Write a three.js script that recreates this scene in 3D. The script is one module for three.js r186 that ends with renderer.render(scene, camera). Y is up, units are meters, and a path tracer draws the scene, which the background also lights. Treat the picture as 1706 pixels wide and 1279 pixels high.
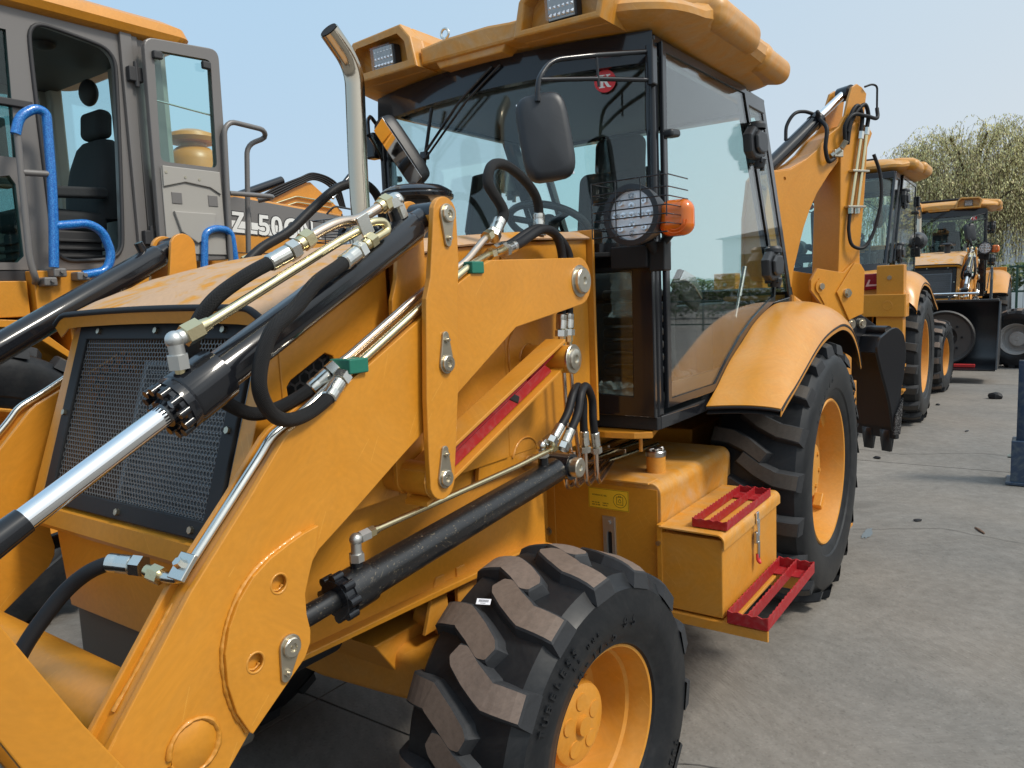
import * as THREE from 'three';
import { mergeGeometries, toCreasedNormals } from 'three/addons/utils/BufferGeometryUtils.js';
import { RoundedBoxGeometry } from 'three/addons/geometries/RoundedBoxGeometry.js';
import { ImprovedNoise } from 'three/addons/math/ImprovedNoise.js';
import { FontLoader } from 'three/addons/loaders/FontLoader.js';
import { TextGeometry } from 'three/addons/geometries/TextGeometry.js';

// ---------------------------------------------------------------- camera, sky, sun, exposure
const scene = new THREE.Scene();
const rad = d => d * Math.PI / 180;
const camera = new THREE.PerspectiveCamera(53.5, 1024 / 768, 0.05, 600);
camera.position.set(1.95, 1.71, 4.24);
camera.rotation.order = 'YXZ';
camera.rotation.set(rad(-6.7), rad(35.3), rad(-2.43));
const SUN = new THREE.Vector3(0.66, 0.80, -0.10).normalize();
{ // hazy spring sky: paler round the sun and near the horizon
  const W = 512, H = 256, d = new Float32Array(W * H * 4), v = new THREE.Vector3();
  for (let j = 0; j < H; j++) for (let i = 0; i < W; i++) {
    const th = (i + .5) / W * 2 * Math.PI - Math.PI, ph = ((j + .5) / H - .5) * Math.PI;
    v.set(Math.cos(ph) * Math.cos(th), Math.sin(ph), Math.cos(ph) * Math.sin(th));
    const up = Math.max(0, v.y), h = Math.pow(1 - up, 3.2);
    const c = Math.max(0, v.dot(SUN)), halo = Math.pow(c, 3) * 1.2 + Math.pow(c, 18) * 2.6;
    const side = THREE.MathUtils.smoothstep(v.x * .83 - v.z * .2, -.75, .45);
    const haze = Math.min(1, .06 + h * .48 + side * .62 * (1 - up * .45));
    const blue = [.39, .635, .88], pale = [.70, .75, .785];
    const k = (j * W + i) * 4;
    for (let n = 0; n < 3; n++) d[k + n] = (blue[n] + (pale[n] - blue[n]) * haze) * .96 + halo * [.42, .40, .36][n];
    if (v.y < 0) for (let n = 0; n < 3; n++) d[k + n] = d[k + n] * .55;
    d[k + 3] = 1;
  }
  const sky = new THREE.DataTexture(d, W, H, THREE.RGBAFormat, THREE.FloatType);
  sky.mapping = THREE.EquirectangularReflectionMapping; sky.magFilter = sky.minFilter = THREE.LinearFilter; sky.needsUpdate = true;
  scene.background = sky; scene.environment = sky;
}
const sun = new THREE.DirectionalLight(new THREE.Color(1, .93, .82), 2.6);
sun.position.copy(SUN).multiplyScalar(40); sun.castShadow = true; sun.shadow.radius = 22;
Object.assign(sun.shadow.camera, { left: -22, right: 22, top: 22, bottom: -22, near: 1, far: 90 });
sun.shadow.mapSize.set(4096, 4096); scene.add(sun, sun.target);
const renderer = new THREE.WebGLRenderer({ antialias: true });
renderer.toneMapping = THREE.LinearToneMapping; renderer.toneMappingExposure = 1.03;
renderer.shadowMap.enabled = true;

// ---------------------------------------------------------------- helpers
let seed = 7; const rnd = () => (seed = (seed * 16807) % 2147483647) / 2147483647;
const V = (x, y, z) => new THREE.Vector3(x, y, z);
const noise = new ImprovedNoise(), N3 = (x, y, z) => noise.noise(x, y, z);
const fbm = (x, y, z, o = 4) => { let s = 0, a = .5, f = 1; for (let i = 0; i < o; i++) { s += a * N3(x * f, y * f, z * f + i * 7.3); a *= .5; f *= 2.1; } return s; };
const clamp = (x, a = 0, b = 1) => Math.min(b, Math.max(a, x)), lerp = (a, b, t) => a + (b - a) * t, sst = THREE.MathUtils.smoothstep;
const taken = new Map();
function numbered(n) { const k = taken.get(n) || 0; taken.set(n, k + 1); return k ? n + '_' + String(k).padStart(3, '0') : n; }
function uvBox(g) { // box-projected texture coordinates in metres
  g = g.index ? g.toNonIndexed() : g;
  const p = g.attributes.position, n = p.count, uv = new Float32Array(n * 2), a = V(), b = V(), c = V();
  for (let i = 0; i < n; i += 3) {
    a.fromBufferAttribute(p, i); b.fromBufferAttribute(p, i + 1).sub(a); c.fromBufferAttribute(p, i + 2).sub(a); b.cross(c);
    const x = Math.abs(b.x), y = Math.abs(b.y), z = Math.abs(b.z);
    for (let k = i; k < i + 3; k++) {
      const X = p.getX(k), Y = p.getY(k), Z = p.getZ(k);
      if (x >= y && x >= z) { uv[2 * k] = Z; uv[2 * k + 1] = Y; } else if (y >= z) { uv[2 * k] = X; uv[2 * k + 1] = Z; } else { uv[2 * k] = X; uv[2 * k + 1] = Y; }
    }
  }
  g.setAttribute('uv', new THREE.BufferAttribute(uv, 2)); return g;
}
function norm(g, keepUV) {
  g = keepUV ? (g.index ? g.toNonIndexed() : g) : uvBox(g);
  for (const k of Object.keys(g.attributes)) if (!['position', 'normal', 'uv', 'color'].includes(k)) g.deleteAttribute(k);
  g.clearGroups(); return g;
}
const shown = m => { m.castShadow = m.receiveShadow = true; return m; };
function mesh(name, geos, mat, parent, label, keepUV) {
  const a = (Array.isArray(geos) ? geos : [geos]).map(g => norm(g, keepUV));
  const g = a.length > 1 ? mergeGeometries(a) : a[0];
  const m = shown(new THREE.Mesh(g, mat));
  m.name = parent ? name : numbered(name); (parent || scene).add(m);
  if (label) m.userData.label = label;
  return m;
}
function grp(name, parent) { const o = new THREE.Group(); o.name = parent ? name : numbered(name); (parent || scene).add(o); return o; }
function tag(o, label, category, group, kind) { o.userData.label = label; if (category) o.userData.category = category; if (group) o.userData.group = group; if (kind) o.userData.kind = kind; return o; }
const shape = pts => { const s = new THREE.Shape(); pts.forEach(([a, b], i) => i ? s.lineTo(a, b) : s.moveTo(a, b)); s.closePath(); return s; };
const circ = (a, b, r, n = 24) => Array.from({ length: n }, (_, i) => [a + r * Math.cos(i / n * 2 * Math.PI), b + r * Math.sin(i / n * 2 * Math.PI)]);
// plate in the y-z plane: pts are [z, y], between x0 and x1; holes likewise
function plate(pts, x0, x1, bev = .003, holes = []) {
  if (x0 > x1) [x0, x1] = [x1, x0];
  const s = shape(pts.map(([z, y]) => [-z, y]));
  for (const h of holes) s.holes.push(new THREE.Path(shape(h.map(([z, y]) => [-z, y])).getPoints()));
  const g = new THREE.ExtrudeGeometry(s, { depth: x1 - x0 - 2 * bev, bevelEnabled: bev > 0, bevelThickness: bev, bevelSize: bev, bevelOffset: -bev, bevelSegments: 2 });
  g.translate(0, 0, x0 + bev); g.rotateY(Math.PI / 2); return g;
}
// plate in the x-y plane: pts [x, y], between z0 and z1
function plateZ(pts, z0, z1, bev = .003, holes = []) {
  const s = shape(pts); for (const h of holes) s.holes.push(new THREE.Path(shape(h).getPoints()));
  const g = new THREE.ExtrudeGeometry(s, { depth: z1 - z0 - 2 * bev, bevelEnabled: bev > 0, bevelThickness: bev, bevelSize: bev, bevelOffset: -bev, bevelSegments: 2 });
  return g.translate(0, 0, z0 + bev);
}
// plate in the x-z plane: pts [x, z], between y0 and y1
function plateY(pts, y0, y1, bev = .003, holes = []) {
  const f = p => p.map(([x, z]) => [x, -z]);
  return plateZ(f(pts), y0, y1, bev, holes.map(f)).rotateX(-Math.PI / 2);
}
const box = (x0, x1, y0, y1, z0, z1, r = .004, s = 2) => new RoundedBoxGeometry(Math.abs(x1 - x0), y1 - y0, z1 - z0, s, Math.min(r, Math.abs(x1 - x0) / 2.01, (y1 - y0) / 2.01, (z1 - z0) / 2.01)).translate((x0 + x1) / 2, (y0 + y1) / 2, (z0 + z1) / 2);
const UP = V(0, 1, 0);
const toV = p => p.isVector3 ? p : V(...p);
function cyl(a, b, r0, r1 = r0, seg = 24, open = false) {
  a = toV(a); b = toV(b); const d = b.clone().sub(a), g = new THREE.CylinderGeometry(r1, r0, d.length(), seg, 1, open);
  return g.applyQuaternion(new THREE.Quaternion().setFromUnitVectors(UP, d.normalize())).translate((a.x + b.x) / 2, (a.y + b.y) / 2, (a.z + b.z) / 2);
}
// turned part along a line: prof is [[t along line in metres, radius], ...]
function turned(a, b, prof, seg = 28) {
  a = toV(a); b = toV(b); const g = new THREE.LatheGeometry(prof.map(([t, r]) => new THREE.Vector2(Math.max(r, 1e-4), t)), seg);
  return toCreased(g).applyQuaternion(new THREE.Quaternion().setFromUnitVectors(UP, b.clone().sub(a).normalize())).translate(a.x, a.y, a.z);
}
const roundPoly = (P, r, n = 5) => P.flatMap((p, i) => { const a = P[(i - 1 + P.length) % P.length], b = P[(i + 1) % P.length], la = Math.hypot(a[0] - p[0], a[1] - p[1]), lb = Math.hypot(b[0] - p[0], b[1] - p[1]), t = Math.min(r, la * .45, lb * .45), u = [p[0] + (a[0] - p[0]) / la * t, p[1] + (a[1] - p[1]) / la * t], v = [p[0] + (b[0] - p[0]) / lb * t, p[1] + (b[1] - p[1]) / lb * t]; return Array.from({ length: n + 1 }, (_, k) => { const q = k / n; return [0, 1].map(c => (1 - q) ** 2 * u[c] + 2 * q * (1 - q) * p[c] + q * q * v[c]); }); });
const toCreased = (g, ang = .6) => toCreasedNormals(g, ang);
function tube(pts, r, o = {}) { // smooth hose through points
  const c = new THREE.CatmullRomCurve3(pts.map(toV), false, 'centripetal');
  const g = new THREE.TubeGeometry(c, o.seg || pts.length * 7, r, o.rad || 12, false); return uvTube(g, c.getLength(), r);
}
function uvTube(g, len, r) { const u = g.attributes.uv; for (let i = 0; i < u.count; i++) u.setXY(i, u.getX(i) * len, u.getY(i) * 2 * Math.PI * r); return g; }
function pipe(pts, r, bendR = .02, radSeg = 12) { // straight runs with rounded bends, capped
  const P = pts.map(toV), path = new THREE.CurvePath(); let cur = P[0];
  for (let i = 1; i < P.length - 1; i++) {
    const d0 = P[i].clone().sub(P[i - 1]), d1 = P[i + 1].clone().sub(P[i]);
    const t = Math.min(bendR, d0.length() * .48, d1.length() * .48);
    const a = P[i].clone().addScaledVector(d0.normalize(), -t), b = P[i].clone().addScaledVector(d1.normalize(), t);
    if (a.distanceTo(cur) > 1e-4) path.add(new THREE.LineCurve3(cur, a));
    path.add(new THREE.QuadraticBezierCurve3(a, P[i], b)); cur = b;
  }
  path.add(new THREE.LineCurve3(cur, P[P.length - 1]));
  const g = uvTube(new THREE.TubeGeometry(path, Math.max(8, P.length * 12), r, radSeg, false), path.getLength(), r);
  const cap = (p, q) => cyl(p, p.clone().addScaledVector(p.clone().sub(q).normalize(), .0006), r, r, radSeg);
  return mergeGeometries([norm(g, true), norm(cap(P[0], P[1])), norm(cap(P[P.length - 1], P[P.length - 2]))]);
}
const hex = (a, b, r) => { const g = cyl(a, b, r, r, 6); return g.toNonIndexed ? toCreased(g, .3) : g; };
const along = (a, b, t) => toV(a).clone().addScaledVector(toV(b).clone().sub(toV(a)).normalize(), t);
function rotXYZ(g, rx, ry, rz, x, y, z) { return g.applyMatrix4(new THREE.Matrix4().makeRotationFromEuler(new THREE.Euler(rx, ry, rz, 'YXZ')).setPosition(x, y, z)); }
function loft(rings, closedEnds = true) { // rings: arrays of [x,y,z] with equal counts
  const n = rings[0].length, pos = [], idx = [];
  rings.forEach(r => r.forEach(p => pos.push(...p)));
  for (let i = 0; i < rings.length - 1; i++) for (let j = 0; j < n; j++) { const a = i * n + j, b = i * n + (j + 1) % n; idx.push(a, b, a + n, b, b + n, a + n); }
  if (closedEnds) for (const [i, f] of [[0, 1], [rings.length - 1, 0]]) {
    const c = rings[i].reduce((s, p) => s.map((q, k) => q + p[k] / n), [0, 0, 0]); pos.push(...c); const ci = pos.length / 3 - 1;
    for (let j = 0; j < n; j++) { const a = i * n + j, b = i * n + (j + 1) % n; f ? idx.push(b, a, ci) : idx.push(a, b, ci); }
  }
  const g = new THREE.BufferGeometry(); g.setAttribute('position', new THREE.Float32BufferAttribute(pos, 3)); g.setIndex(idx); g.computeVertexNormals(); return g;
}
function sheet(grid, thick = 0) { // grid[i][j] = [x,y,z] open surface, with thickness along its normals
  const R = grid.length, C = grid[0].length, top = new THREE.BufferGeometry(), pos = [], idx = [];
  grid.forEach(r => r.forEach(p => pos.push(...p)));
  for (let i = 0; i < R - 1; i++) for (let j = 0; j < C - 1; j++) { const a = i * C + j; idx.push(a, a + 1, a + C, a + 1, a + C + 1, a + C); }
  top.setAttribute('position', new THREE.Float32BufferAttribute(pos, 3)); top.setIndex(idx); top.computeVertexNormals();
  if (!thick) return top;
  const nn = top.attributes.normal, p2 = pos.slice(), K = R * C;
  for (let i = 0; i < K; i++) p2.push(pos[3 * i] - nn.getX(i) * thick, pos[3 * i + 1] - nn.getY(i) * thick, pos[3 * i + 2] - nn.getZ(i) * thick);
  const id2 = idx.slice(); for (let i = 0; i < idx.length; i += 3) id2.push(idx[i] + K, idx[i + 2] + K, idx[i + 1] + K);
  const rim = (a, b) => id2.push(a, a + K, b, b, a + K, b + K);
  for (let j = 0; j < C - 1; j++) { rim(j, j + 1); rim((R - 1) * C + j + 1, (R - 1) * C + j); }
  for (let i = 0; i < R - 1; i++) { rim((i + 1) * C, i * C); rim(i * C + C - 1, (i + 1) * C + C - 1); }
  const g = new THREE.BufferGeometry(); g.setAttribute('position', new THREE.Float32BufferAttribute(p2, 3)); g.setIndex(id2);
  return toCreased(g, .7);
}

// ---------------------------------------------------------------- textures and materials
function tex(W, H, fn, srgb, rep) { // fn(x, y) -> [r, g, b] 0..1, tiling noise comes from periodic sampling
  const d = new Uint8Array(W * H * 4);
  for (let y = 0; y < H; y++) for (let x = 0; x < W; x++) { const c = fn(x / W, y / H), k = (y * W + x) * 4; d[k] = clamp(c[0]) * 255; d[k + 1] = clamp(c[1]) * 255; d[k + 2] = clamp(c[2]) * 255; d[k + 3] = 255; }
  const t = new THREE.DataTexture(d, W, H); t.wrapS = t.wrapT = THREE.RepeatWrapping; t.magFilter = THREE.LinearFilter; t.minFilter = THREE.LinearMipmapLinearFilter; t.generateMipmaps = true;
  if (srgb) t.colorSpace = THREE.SRGBColorSpace; if (rep) t.repeat.set(rep, rep); t.needsUpdate = true; return t;
}
const tn = (u, v, f, z, o = 4) => { // tiling fbm on a torus
  const a = u * 2 * Math.PI, b = v * 2 * Math.PI, r = f / 6.283;
  return fbm(Math.cos(a) * r + z, Math.sin(a) * r + Math.cos(b) * r * 1.31, Math.sin(b) * r + z * .37, o);
};
const mix3 = (a, b, t) => a.map((q, i) => lerp(q, b[i], t));
const Y0 = [.785, .522, .135], YD = [.73, .595, .47]; // paint and the road dust that lies on it (sRGB)
const scr = Array.from({ length: 16 }, () => [rnd() * .5 - 1.2, rnd() * 1.2, rnd() * 1.2 - .6]);   // fine handling scratches
function paintTex(dust, W = 512) {
  return tex(W, W, (u, v) => {
    const n = tn(u, v, 9, 3), m = tn(u, v, 40, 11, 3), s = tn(u * 1, v, 3, 21, 3);
    const d = clamp(dust * (.55 + 1.5 * n + .8 * s) + dust * .5 * Math.max(0, m));
    const c = mix3(Y0, YD, d); const w = 1 + .06 * m + .05 * s; let sc = 0; for (const [a, o, ln] of scr) { const t = u * Math.cos(a) + v * Math.sin(a), q = -u * Math.sin(a) + v * Math.cos(a); if (Math.abs(q - o - .004 * Math.sin(t * 14)) < .0011 && Math.abs(t - ln) < .055) sc = .35; } return mix3(c, [.93, .74, .42], sc).map(q => q * w);
  }, true);
}
const roughTex = tex(512, 512, (u, v) => { const n = tn(u, v, 12, 5), m = tn(u, v, 60, 9, 3); const r = .5 + .55 * n + .3 * m; return [r, r, r]; });
const orange = tex(256, 256, (u, v) => { const n = .5 + tn(u, v, 70, 2, 3) * .6; return [n, n, n]; });
const M = {};
const phys = (c, r, o = {}) => { const m = new THREE.MeshPhysicalMaterial({ roughness: r, ...o }); if (Array.isArray(c)) m.color.setRGB(...c); else if (c) m.color.set(c); return m; };
const tD0 = paintTex(.06), tD1 = paintTex(.2), tD2 = paintTex(1.7), tD3 = paintTex(.55); for (const t of [tD0, tD1, tD2, tD3]) t.repeat.set(1.7, 1.7);
const clean = { roughnessMap: null, clearcoat: .32, clearcoatRoughness: .3, bumpMap: orange, bumpScale: .0004 };
M.yellow = phys(null, .42, { map: tD0, ...clean });
M.yellowDusty = phys(null, .55, { map: tD1, clearcoat: .18, clearcoatRoughness: .4 });
M.yellowTank = phys(null, .6, { map: tD3, clearcoat: .15, clearcoatRoughness: .45 });
M.yellowDust = phys(null, .75, { map: tD2, clearcoat: .05, clearcoatRoughness: .6 });
const rb = tex(512, 512, (u, v) => { const n = tn(u, v, 14, 41), m = tn(u, v, 70, 17, 3); const d = clamp(.25 + 1.1 * n + .6 * m); return mix3([.085, .095, .11], [.26, .25, .24], d * .45); }, true);
M.rubber = phys(null, .5, { map: rb, bumpMap: roughTex, bumpScale: .0008, specularIntensity: .6, clearcoat: .14, clearcoatRoughness: .3 });
M.lug = phys([1, 1, 1], .72, { vertexColors: true, map: tex(512, 512, (u, v) => { const n = tn(u, v, 22, 51), m = tn(u, v, 90, 71, 3); const q = .9 + .28 * n + .18 * m; return [q, q, q]; }, false, 3), bumpMap: roughTex, bumpScale: .0008 });
M.black = phys([.010, .011, .014], .25, { specularIntensity: .35, clearcoat: .7, clearcoatRoughness: .07 });
M.blackMatt = phys([.020, .021, .023], .55, { specularIntensity: .5 });
M.plastic = phys([.022, .025, .030], .45, { bumpMap: roughTex, bumpScale: .0004 });
M.scuffed = phys(null, .34, { map: tex(512, 512, (u, v) => { const m = tn(u, v, 110, 31, 2), n = tn(u, v, 16, 6, 4); const s = m > .27 - n * .25 ? 1 : 0; return mix3([.085, .087, .095], [.5, .45, .36], s * .75 + clamp(n) * .10); }, true), clearcoat: .3, clearcoatRoughness: .25 });
M.scuffed.map.repeat.set(2.2, 2.2);
M.chrome = phys([.86, .87, .88], .09, { metalness: 1 });
M.steel = phys([.55, .55, .53], .3, { metalness: 1, roughnessMap: null });
M.exhaust = phys([.56, .49, .39], .15, { metalness: 1, bumpMap: roughTex, bumpScale: .0006 });
M.zinc = phys([.72, .62, .38], .27, { metalness: 1, bumpMap: roughTex, bumpScale: .0004 });
M.zincPink = phys([.70, .56, .45], .27, { metalness: 1 });
M.nickel = phys([.72, .70, .64], .24, { metalness: 1 });
M.pin = phys([.45, .40, .31], .42, { metalness: .9, bumpMap: roughTex, bumpScale: .0006 });
const braid = tex(64, 64, (u, v) => { const a = Math.abs(((u * 4 + v * 4) % 1) - .5), b = Math.abs(((u * 4 - v * 4 + 8) % 1) - .5); const q = Math.min(a, b) * 2; return [q, q, q]; });
braid.repeat.set(60, 60);
M.hose = phys([.014, .014, .015], .6, { bumpMap: braid, bumpScale: .0016, specularIntensity: .55 });
M.hosePlain = phys([.014, .014, .016], .5, { specularIntensity: .5 });
M.red = phys(null, .5, { map: tex(256, 256, (u, v) => mix3([.60, .07, .10], [.62, .42, .38], clamp(.12 + .9 * tn(u, v, 18, 61))), true, 3) });
M.green = phys([.012, .15, .10], .5, { bumpMap: roughTex, bumpScale: .001 });
M.glass = phys([.905, .968, .95], .02, { transmission: 1, thickness: 0, ior: 1.5 });
M.glassDark = phys([.45, .58, .56], .03, { transmission: 1, thickness: 0, ior: 1.5 });
M.glassDoor = phys([.94, .965, .955], .02, { transmission: 1, thickness: 0, ior: 1.72 });
M.glassGreen = phys([.84, .95, .93], .02, { transmission: 1, thickness: 0, ior: 1.5 });
M.lens = phys([.97, .97, .98], .04, { transmission: 1, thickness: 0, ior: 1.49 });
M.amber = phys([.95, .22, .015], .18, { transmission: .35, thickness: 0, clearcoat: .6 });
M.redLens = phys([.28, .012, .02], .12, { clearcoat: .8 });
M.white = phys([.75, .75, .73], .5);
M.fabric = phys([.028, .032, .036], .9, { bumpMap: roughTex, bumpScale: .002 });
M.weld = phys(null, .5, { map: tD1, clearcoat: .4, bumpMap: roughTex, bumpScale: .004 });
M.mirror = phys([.9, .9, .9], .03, { metalness: 1 });
M.bolt = phys([.5, .46, .36], .35, { metalness: 1 });
function canvasTex(w, h, draw) { const c = document.createElement('canvas'); c.width = w; c.height = h; draw(c.getContext('2d'), w, h); const t = new THREE.CanvasTexture(c); t.colorSpace = THREE.SRGBColorSpace; t.anisotropy = 4; return t; }
const font = await new FontLoader().loadAsync('fonts/droid/droid_sans_bold.typeface.json');
const fontSerif = await new FontLoader().loadAsync('fonts/droid/droid_serif_bold.typeface.json');
const gy = z => .185 * sst(-z, .3, 5.2);     // the yard rises slightly to the back
// ---------------------------------------------------------------- wheels
const toX = g => g.rotateZ(-Math.PI / 2);
const latheX = (prof, seg = 72, cr = .5) => toX(toCreased(new THREE.LatheGeometry(prof.map(([r, a]) => new THREE.Vector2(Math.max(r, 1e-4), a)), seg), cr));
function lugGeo(path, w, Rt, Rb, topCol, sideCol) {
  // path: [a, s] centre line (axial, round the tyre); Rt(a), Rb(a) top and base radii
  const st = []; for (let i = 0; i < path.length - 1; i++) for (let k = 0; k < 4; k++) st.push([lerp(path[i][0], path[i + 1][0], k / 4), lerp(path[i][1], path[i + 1][1], k / 4)]); st.push(path[path.length - 1]);
  const R0 = Rt(0), P = (a, s, r) => { const t = s / R0; return [a, r * Math.cos(t), r * Math.sin(t)]; };
  const prof = st.map(([a, s], i) => {
    const p = st[Math.max(0, i - 1)], q = st[Math.min(st.length - 1, i + 1)]; let da = q[0] - p[0], ds = q[1] - p[1]; const l = Math.hypot(da, ds) || 1; da /= l; ds /= l;
    const nx = -ds, ny = da, ext = i === 0 ? -.010 : i === st.length - 1 ? .010 : 0, k = typeof w === 'function' ? w(i / (st.length - 1)) : w;
    const bx = a + da * ext, bs = s + ds * ext;
    return { t1: P(a + nx * k / 2, s + ny * k / 2, Rt(a + nx * k / 2) - .005), t2: P(a - nx * k / 2, s - ny * k / 2, Rt(a - nx * k / 2) - .005), u1: P(a - da * ext * .5 + nx * (k / 2 - .006), s - ds * ext * .5 + ny * (k / 2 - .006), Rt(a)), u2: P(a - da * ext * .5 - nx * (k / 2 - .006), s - ds * ext * .5 - ny * (k / 2 - .006), Rt(a)), b1: P(bx + nx * (k / 2 + .011), bs + ny * (k / 2 + .011), Rb(bx)), b2: P(bx - nx * (k / 2 + .011), bs - ny * (k / 2 + .011), Rb(bx)) };
  });
  const pos = [], col = [], quad = (a, b, c, d, k) => { for (const p of [a, b, c, a, c, d]) { pos.push(...p); col.push(...k); } };
  for (let i = 0; i < prof.length - 1; i++) { const a = prof[i], b = prof[i + 1]; quad(a.u1, a.u2, b.u2, b.u1, topCol); quad(a.t1, a.u1, b.u1, b.t1, sideCol); quad(a.u2, a.t2, b.t2, b.u2, sideCol); quad(a.b1, a.t1, b.t1, b.b1, sideCol); quad(a.t2, a.b2, b.b2, b.t2, sideCol); }
  const a = prof[0], b = prof[prof.length - 1]; quad(a.b1, a.b2, a.t2, a.t1, sideCol); quad(b.t1, b.t2, b.b2, b.b1, sideCol); quad(a.t1, a.t2, a.u2, a.u1, sideCol); quad(b.u1, b.u2, b.t2, b.t1, sideCol);
  const g = new THREE.BufferGeometry(); g.setAttribute('position', new THREE.Float32BufferAttribute(pos, 3)); g.setAttribute('color', new THREE.Float32BufferAttribute(col, 3)); g.computeVertexNormals();
  return uvBox(g);
}
function ringText(str, size, R, a, phi0, phi1, f = font) { // raised letters round a sidewall, read clockwise from outside (+x)
  const out = [], n = str.length;
  [...str].forEach((ch, i) => {
    if (ch === ' ') return; const phi = lerp(phi0, phi1, n > 1 ? i / (n - 1) : .5);
    const g = new TextGeometry(ch, { font: f, size, depth: .004, curveSegments: 3, bevelEnabled: false }); g.computeBoundingBox(); g.translate(-(g.boundingBox.max.x + g.boundingBox.min.x) / 2, 0, 0);
    g.rotateY(Math.PI / 2); g.translate(0, R, 0); g.rotateX(-phi); g.translate(a, 0, 0); out.push(g);
  }); return out;
}
function wheelParts(S) { // shared geometries for one kind of wheel; outer side is +x
  const o = {};
  o.tyre = latheX(S.carcass, 96, .45);
  const Rt = a => S.Rtop - S.crown * Math.pow(Math.abs(a) / S.hw, 3) , Rb = a => S.Rbase - S.crown * 1.2 * Math.pow(Math.abs(a) / S.hw, 3);
  o.lugs = [1, -1].map(s => [0, 1].map(v => lugGeo(S.lug.map(([a, c]) => [a * s, S.anti ? c * s : c]), S.lugW, Rt, Rb, S.tops[v], [.022, .024, .028])));
  o.rim = latheX(S.rim, 64, .5);
  o.hub = S.hub();
  return o;
}
function addWheel(name, S, W, parent, x, y, z, out, spin = 0, label) {
  const w = grp(name, parent); w.position.set(x, y, z); if (out < 0) w.rotation.y = Math.PI; if (label) w.userData.label = label;
  const tyre = (n, g, m) => { const q = shown(new THREE.Mesh(g, m)); q.name = n; w.add(q); return q; };
  tyre('tyre', W.tyreN, M.rubber);
  W.lugs.forEach((vs, side) => { for (let i = 0; i < S.n; i++) { const q = tyre('tread_lug', vs[(i * 7 + side * 3) % 5 < 3 ? 0 : 1], M.lug); q.rotation.x = spin + (i + side * .5) / S.n * Math.PI * 2; } });
  tyre('rim', W.rimN, M.yellowDusty); tyre('hub', W.hubN, M.yellowDusty);
  if (W.textN) tyre('sidewall_lettering', W.textN, M.rubber);
  if (W.valve) tyre('valve_stem', W.valve, M.blackMatt);
  return w;
}
const FR = {
  hw: .195, Rtop: .494, Rbase: .460, crown: .034, n: 14, anti: true, lugW: t => t < .8 ? lerp(.084, .076, t) : lerp(.076, .044, (t - .8) / .2),
  lug: [[.188, .028], [.09, .030], [.02, -.004], [-.03, -.034], [-.06, -.048]],
  tops: [[.165, .120, .094], [.20, .150, .122]],
  carcass: [[.240, -.15], [.255, -.170], [.29, -.192], [.345, -.203], [.41, -.196], [.428, -.186], [.453, -.160], [.460, -.07], [.462, 0], [.460, .07], [.453, .160], [.424, .183], [.416, .193], [.404, .195], [.380, .198], [.352, .202], [.325, .2005], [.319, .198], [.298, .192], [.276, .183], [.268, .177], [.256, .174], [.249, .160], [.240, .14]],
  rim: [[.246, .145], [.254, .158], [.251, .166], [.243, .164], [.238, .148], [.230, .125], [.226, .10], [.217, .092], [.212, .06], [.206, .01], [.196, -.01], [.16, -.02], [.115, -.015]],
  hub() {
    const g = [latheX([[.122, -.03], [.122, .058], [.116, .072], [.104, .078], [.05, .080], [.0, .080]], 40)];
    for (let i = 0; i < 5; i++) { const t = i / 5 * 6.283; g.push(toX(cyl([0, 0, 0], [0, .006, 0], .026, .024, 20)).translate(.077, .070 * Math.cos(t), .066 * Math.sin(t))); }
    for (let i = 0; i < 8; i++) { const t = (i + .5) / 8 * 6.283; g.push(toX(hex([0, 0, 0], [0, .022, 0], .012)).translate(-.016, .160 * Math.cos(t), .145 * Math.sin(t))); }
    g.push(toX(cyl([0, 0, 0], [0, .016, 0], .03, .028, 20)).translate(.078, 0, 0));
    return g;
  }
};
const RE = {
  hw: .225, Rtop: .712, Rbase: .668, crown: .03, n: 19, lugW: t => lerp(.082, .066, t),
  anti: true, lug: [[.215, .05], [.11, .036], [.03, .0], [-.06, -.06]],
  tops: [[.058, .050, .043], [.080, .068, .057]],
  carcass: [[.375, -.18], [.40, -.20], [.47, -.228], [.55, -.234], [.61, -.222], [.65, -.19], [.666, -.1], [.668, 0], [.666, .1], [.65, .19], [.625, .213], [.61, .223], [.58, .230], [.54, .235], [.49, .232], [.45, .222], [.442, .214], [.41, .204], [.40, .196], [.376, .18]],
  rim: [[.386, .180], [.392, .194], [.386, .200], [.377, .197], [.371, .18], [.362, .15], [.352, .11], [.345, .07], [.335, .06], [.33, .05], [.318, .04], [.26, .03], [.19, .035]],
  hub() {
    const g = [latheX([[.192, .03], [.19, .06], [.17, .075], [.155, .105], [.14, .12], [.06, .125], [.0, .125]], 40)];
    for (let i = 0; i < 8; i++) { const t = i / 8 * 6.283; g.push(toX(hex([0, 0, 0], [0, .028, 0], .016)).translate(.034, .225 * Math.cos(t), .225 * Math.sin(t))); }
    for (let i = 0; i < 6; i++) { const t = (i + .3) / 6 * 6.283; g.push(toX(hex([0, 0, 0], [0, .016, 0], .013)).translate(.115, .1 * Math.cos(t), .1 * Math.sin(t))); }
    for (let i = 0; i < 4; i++) { const t = (i + .5) / 4 * 6.283; g.push(rotXYZ(new RoundedBoxGeometry(.05, .07, .09, 1, .008), t, 0, 0, .09, .345 * Math.cos(t), .345 * Math.sin(t))); }
    return g;
  }
};
const WF = wheelParts(FR), WR = wheelParts(RE);
for (const W of [WF, WR]) { W.tyreN = norm(W.tyre); W.rimN = norm(W.rim); W.hubN = mergeGeometries(W.hub.map(g => norm(g))); }
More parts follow.
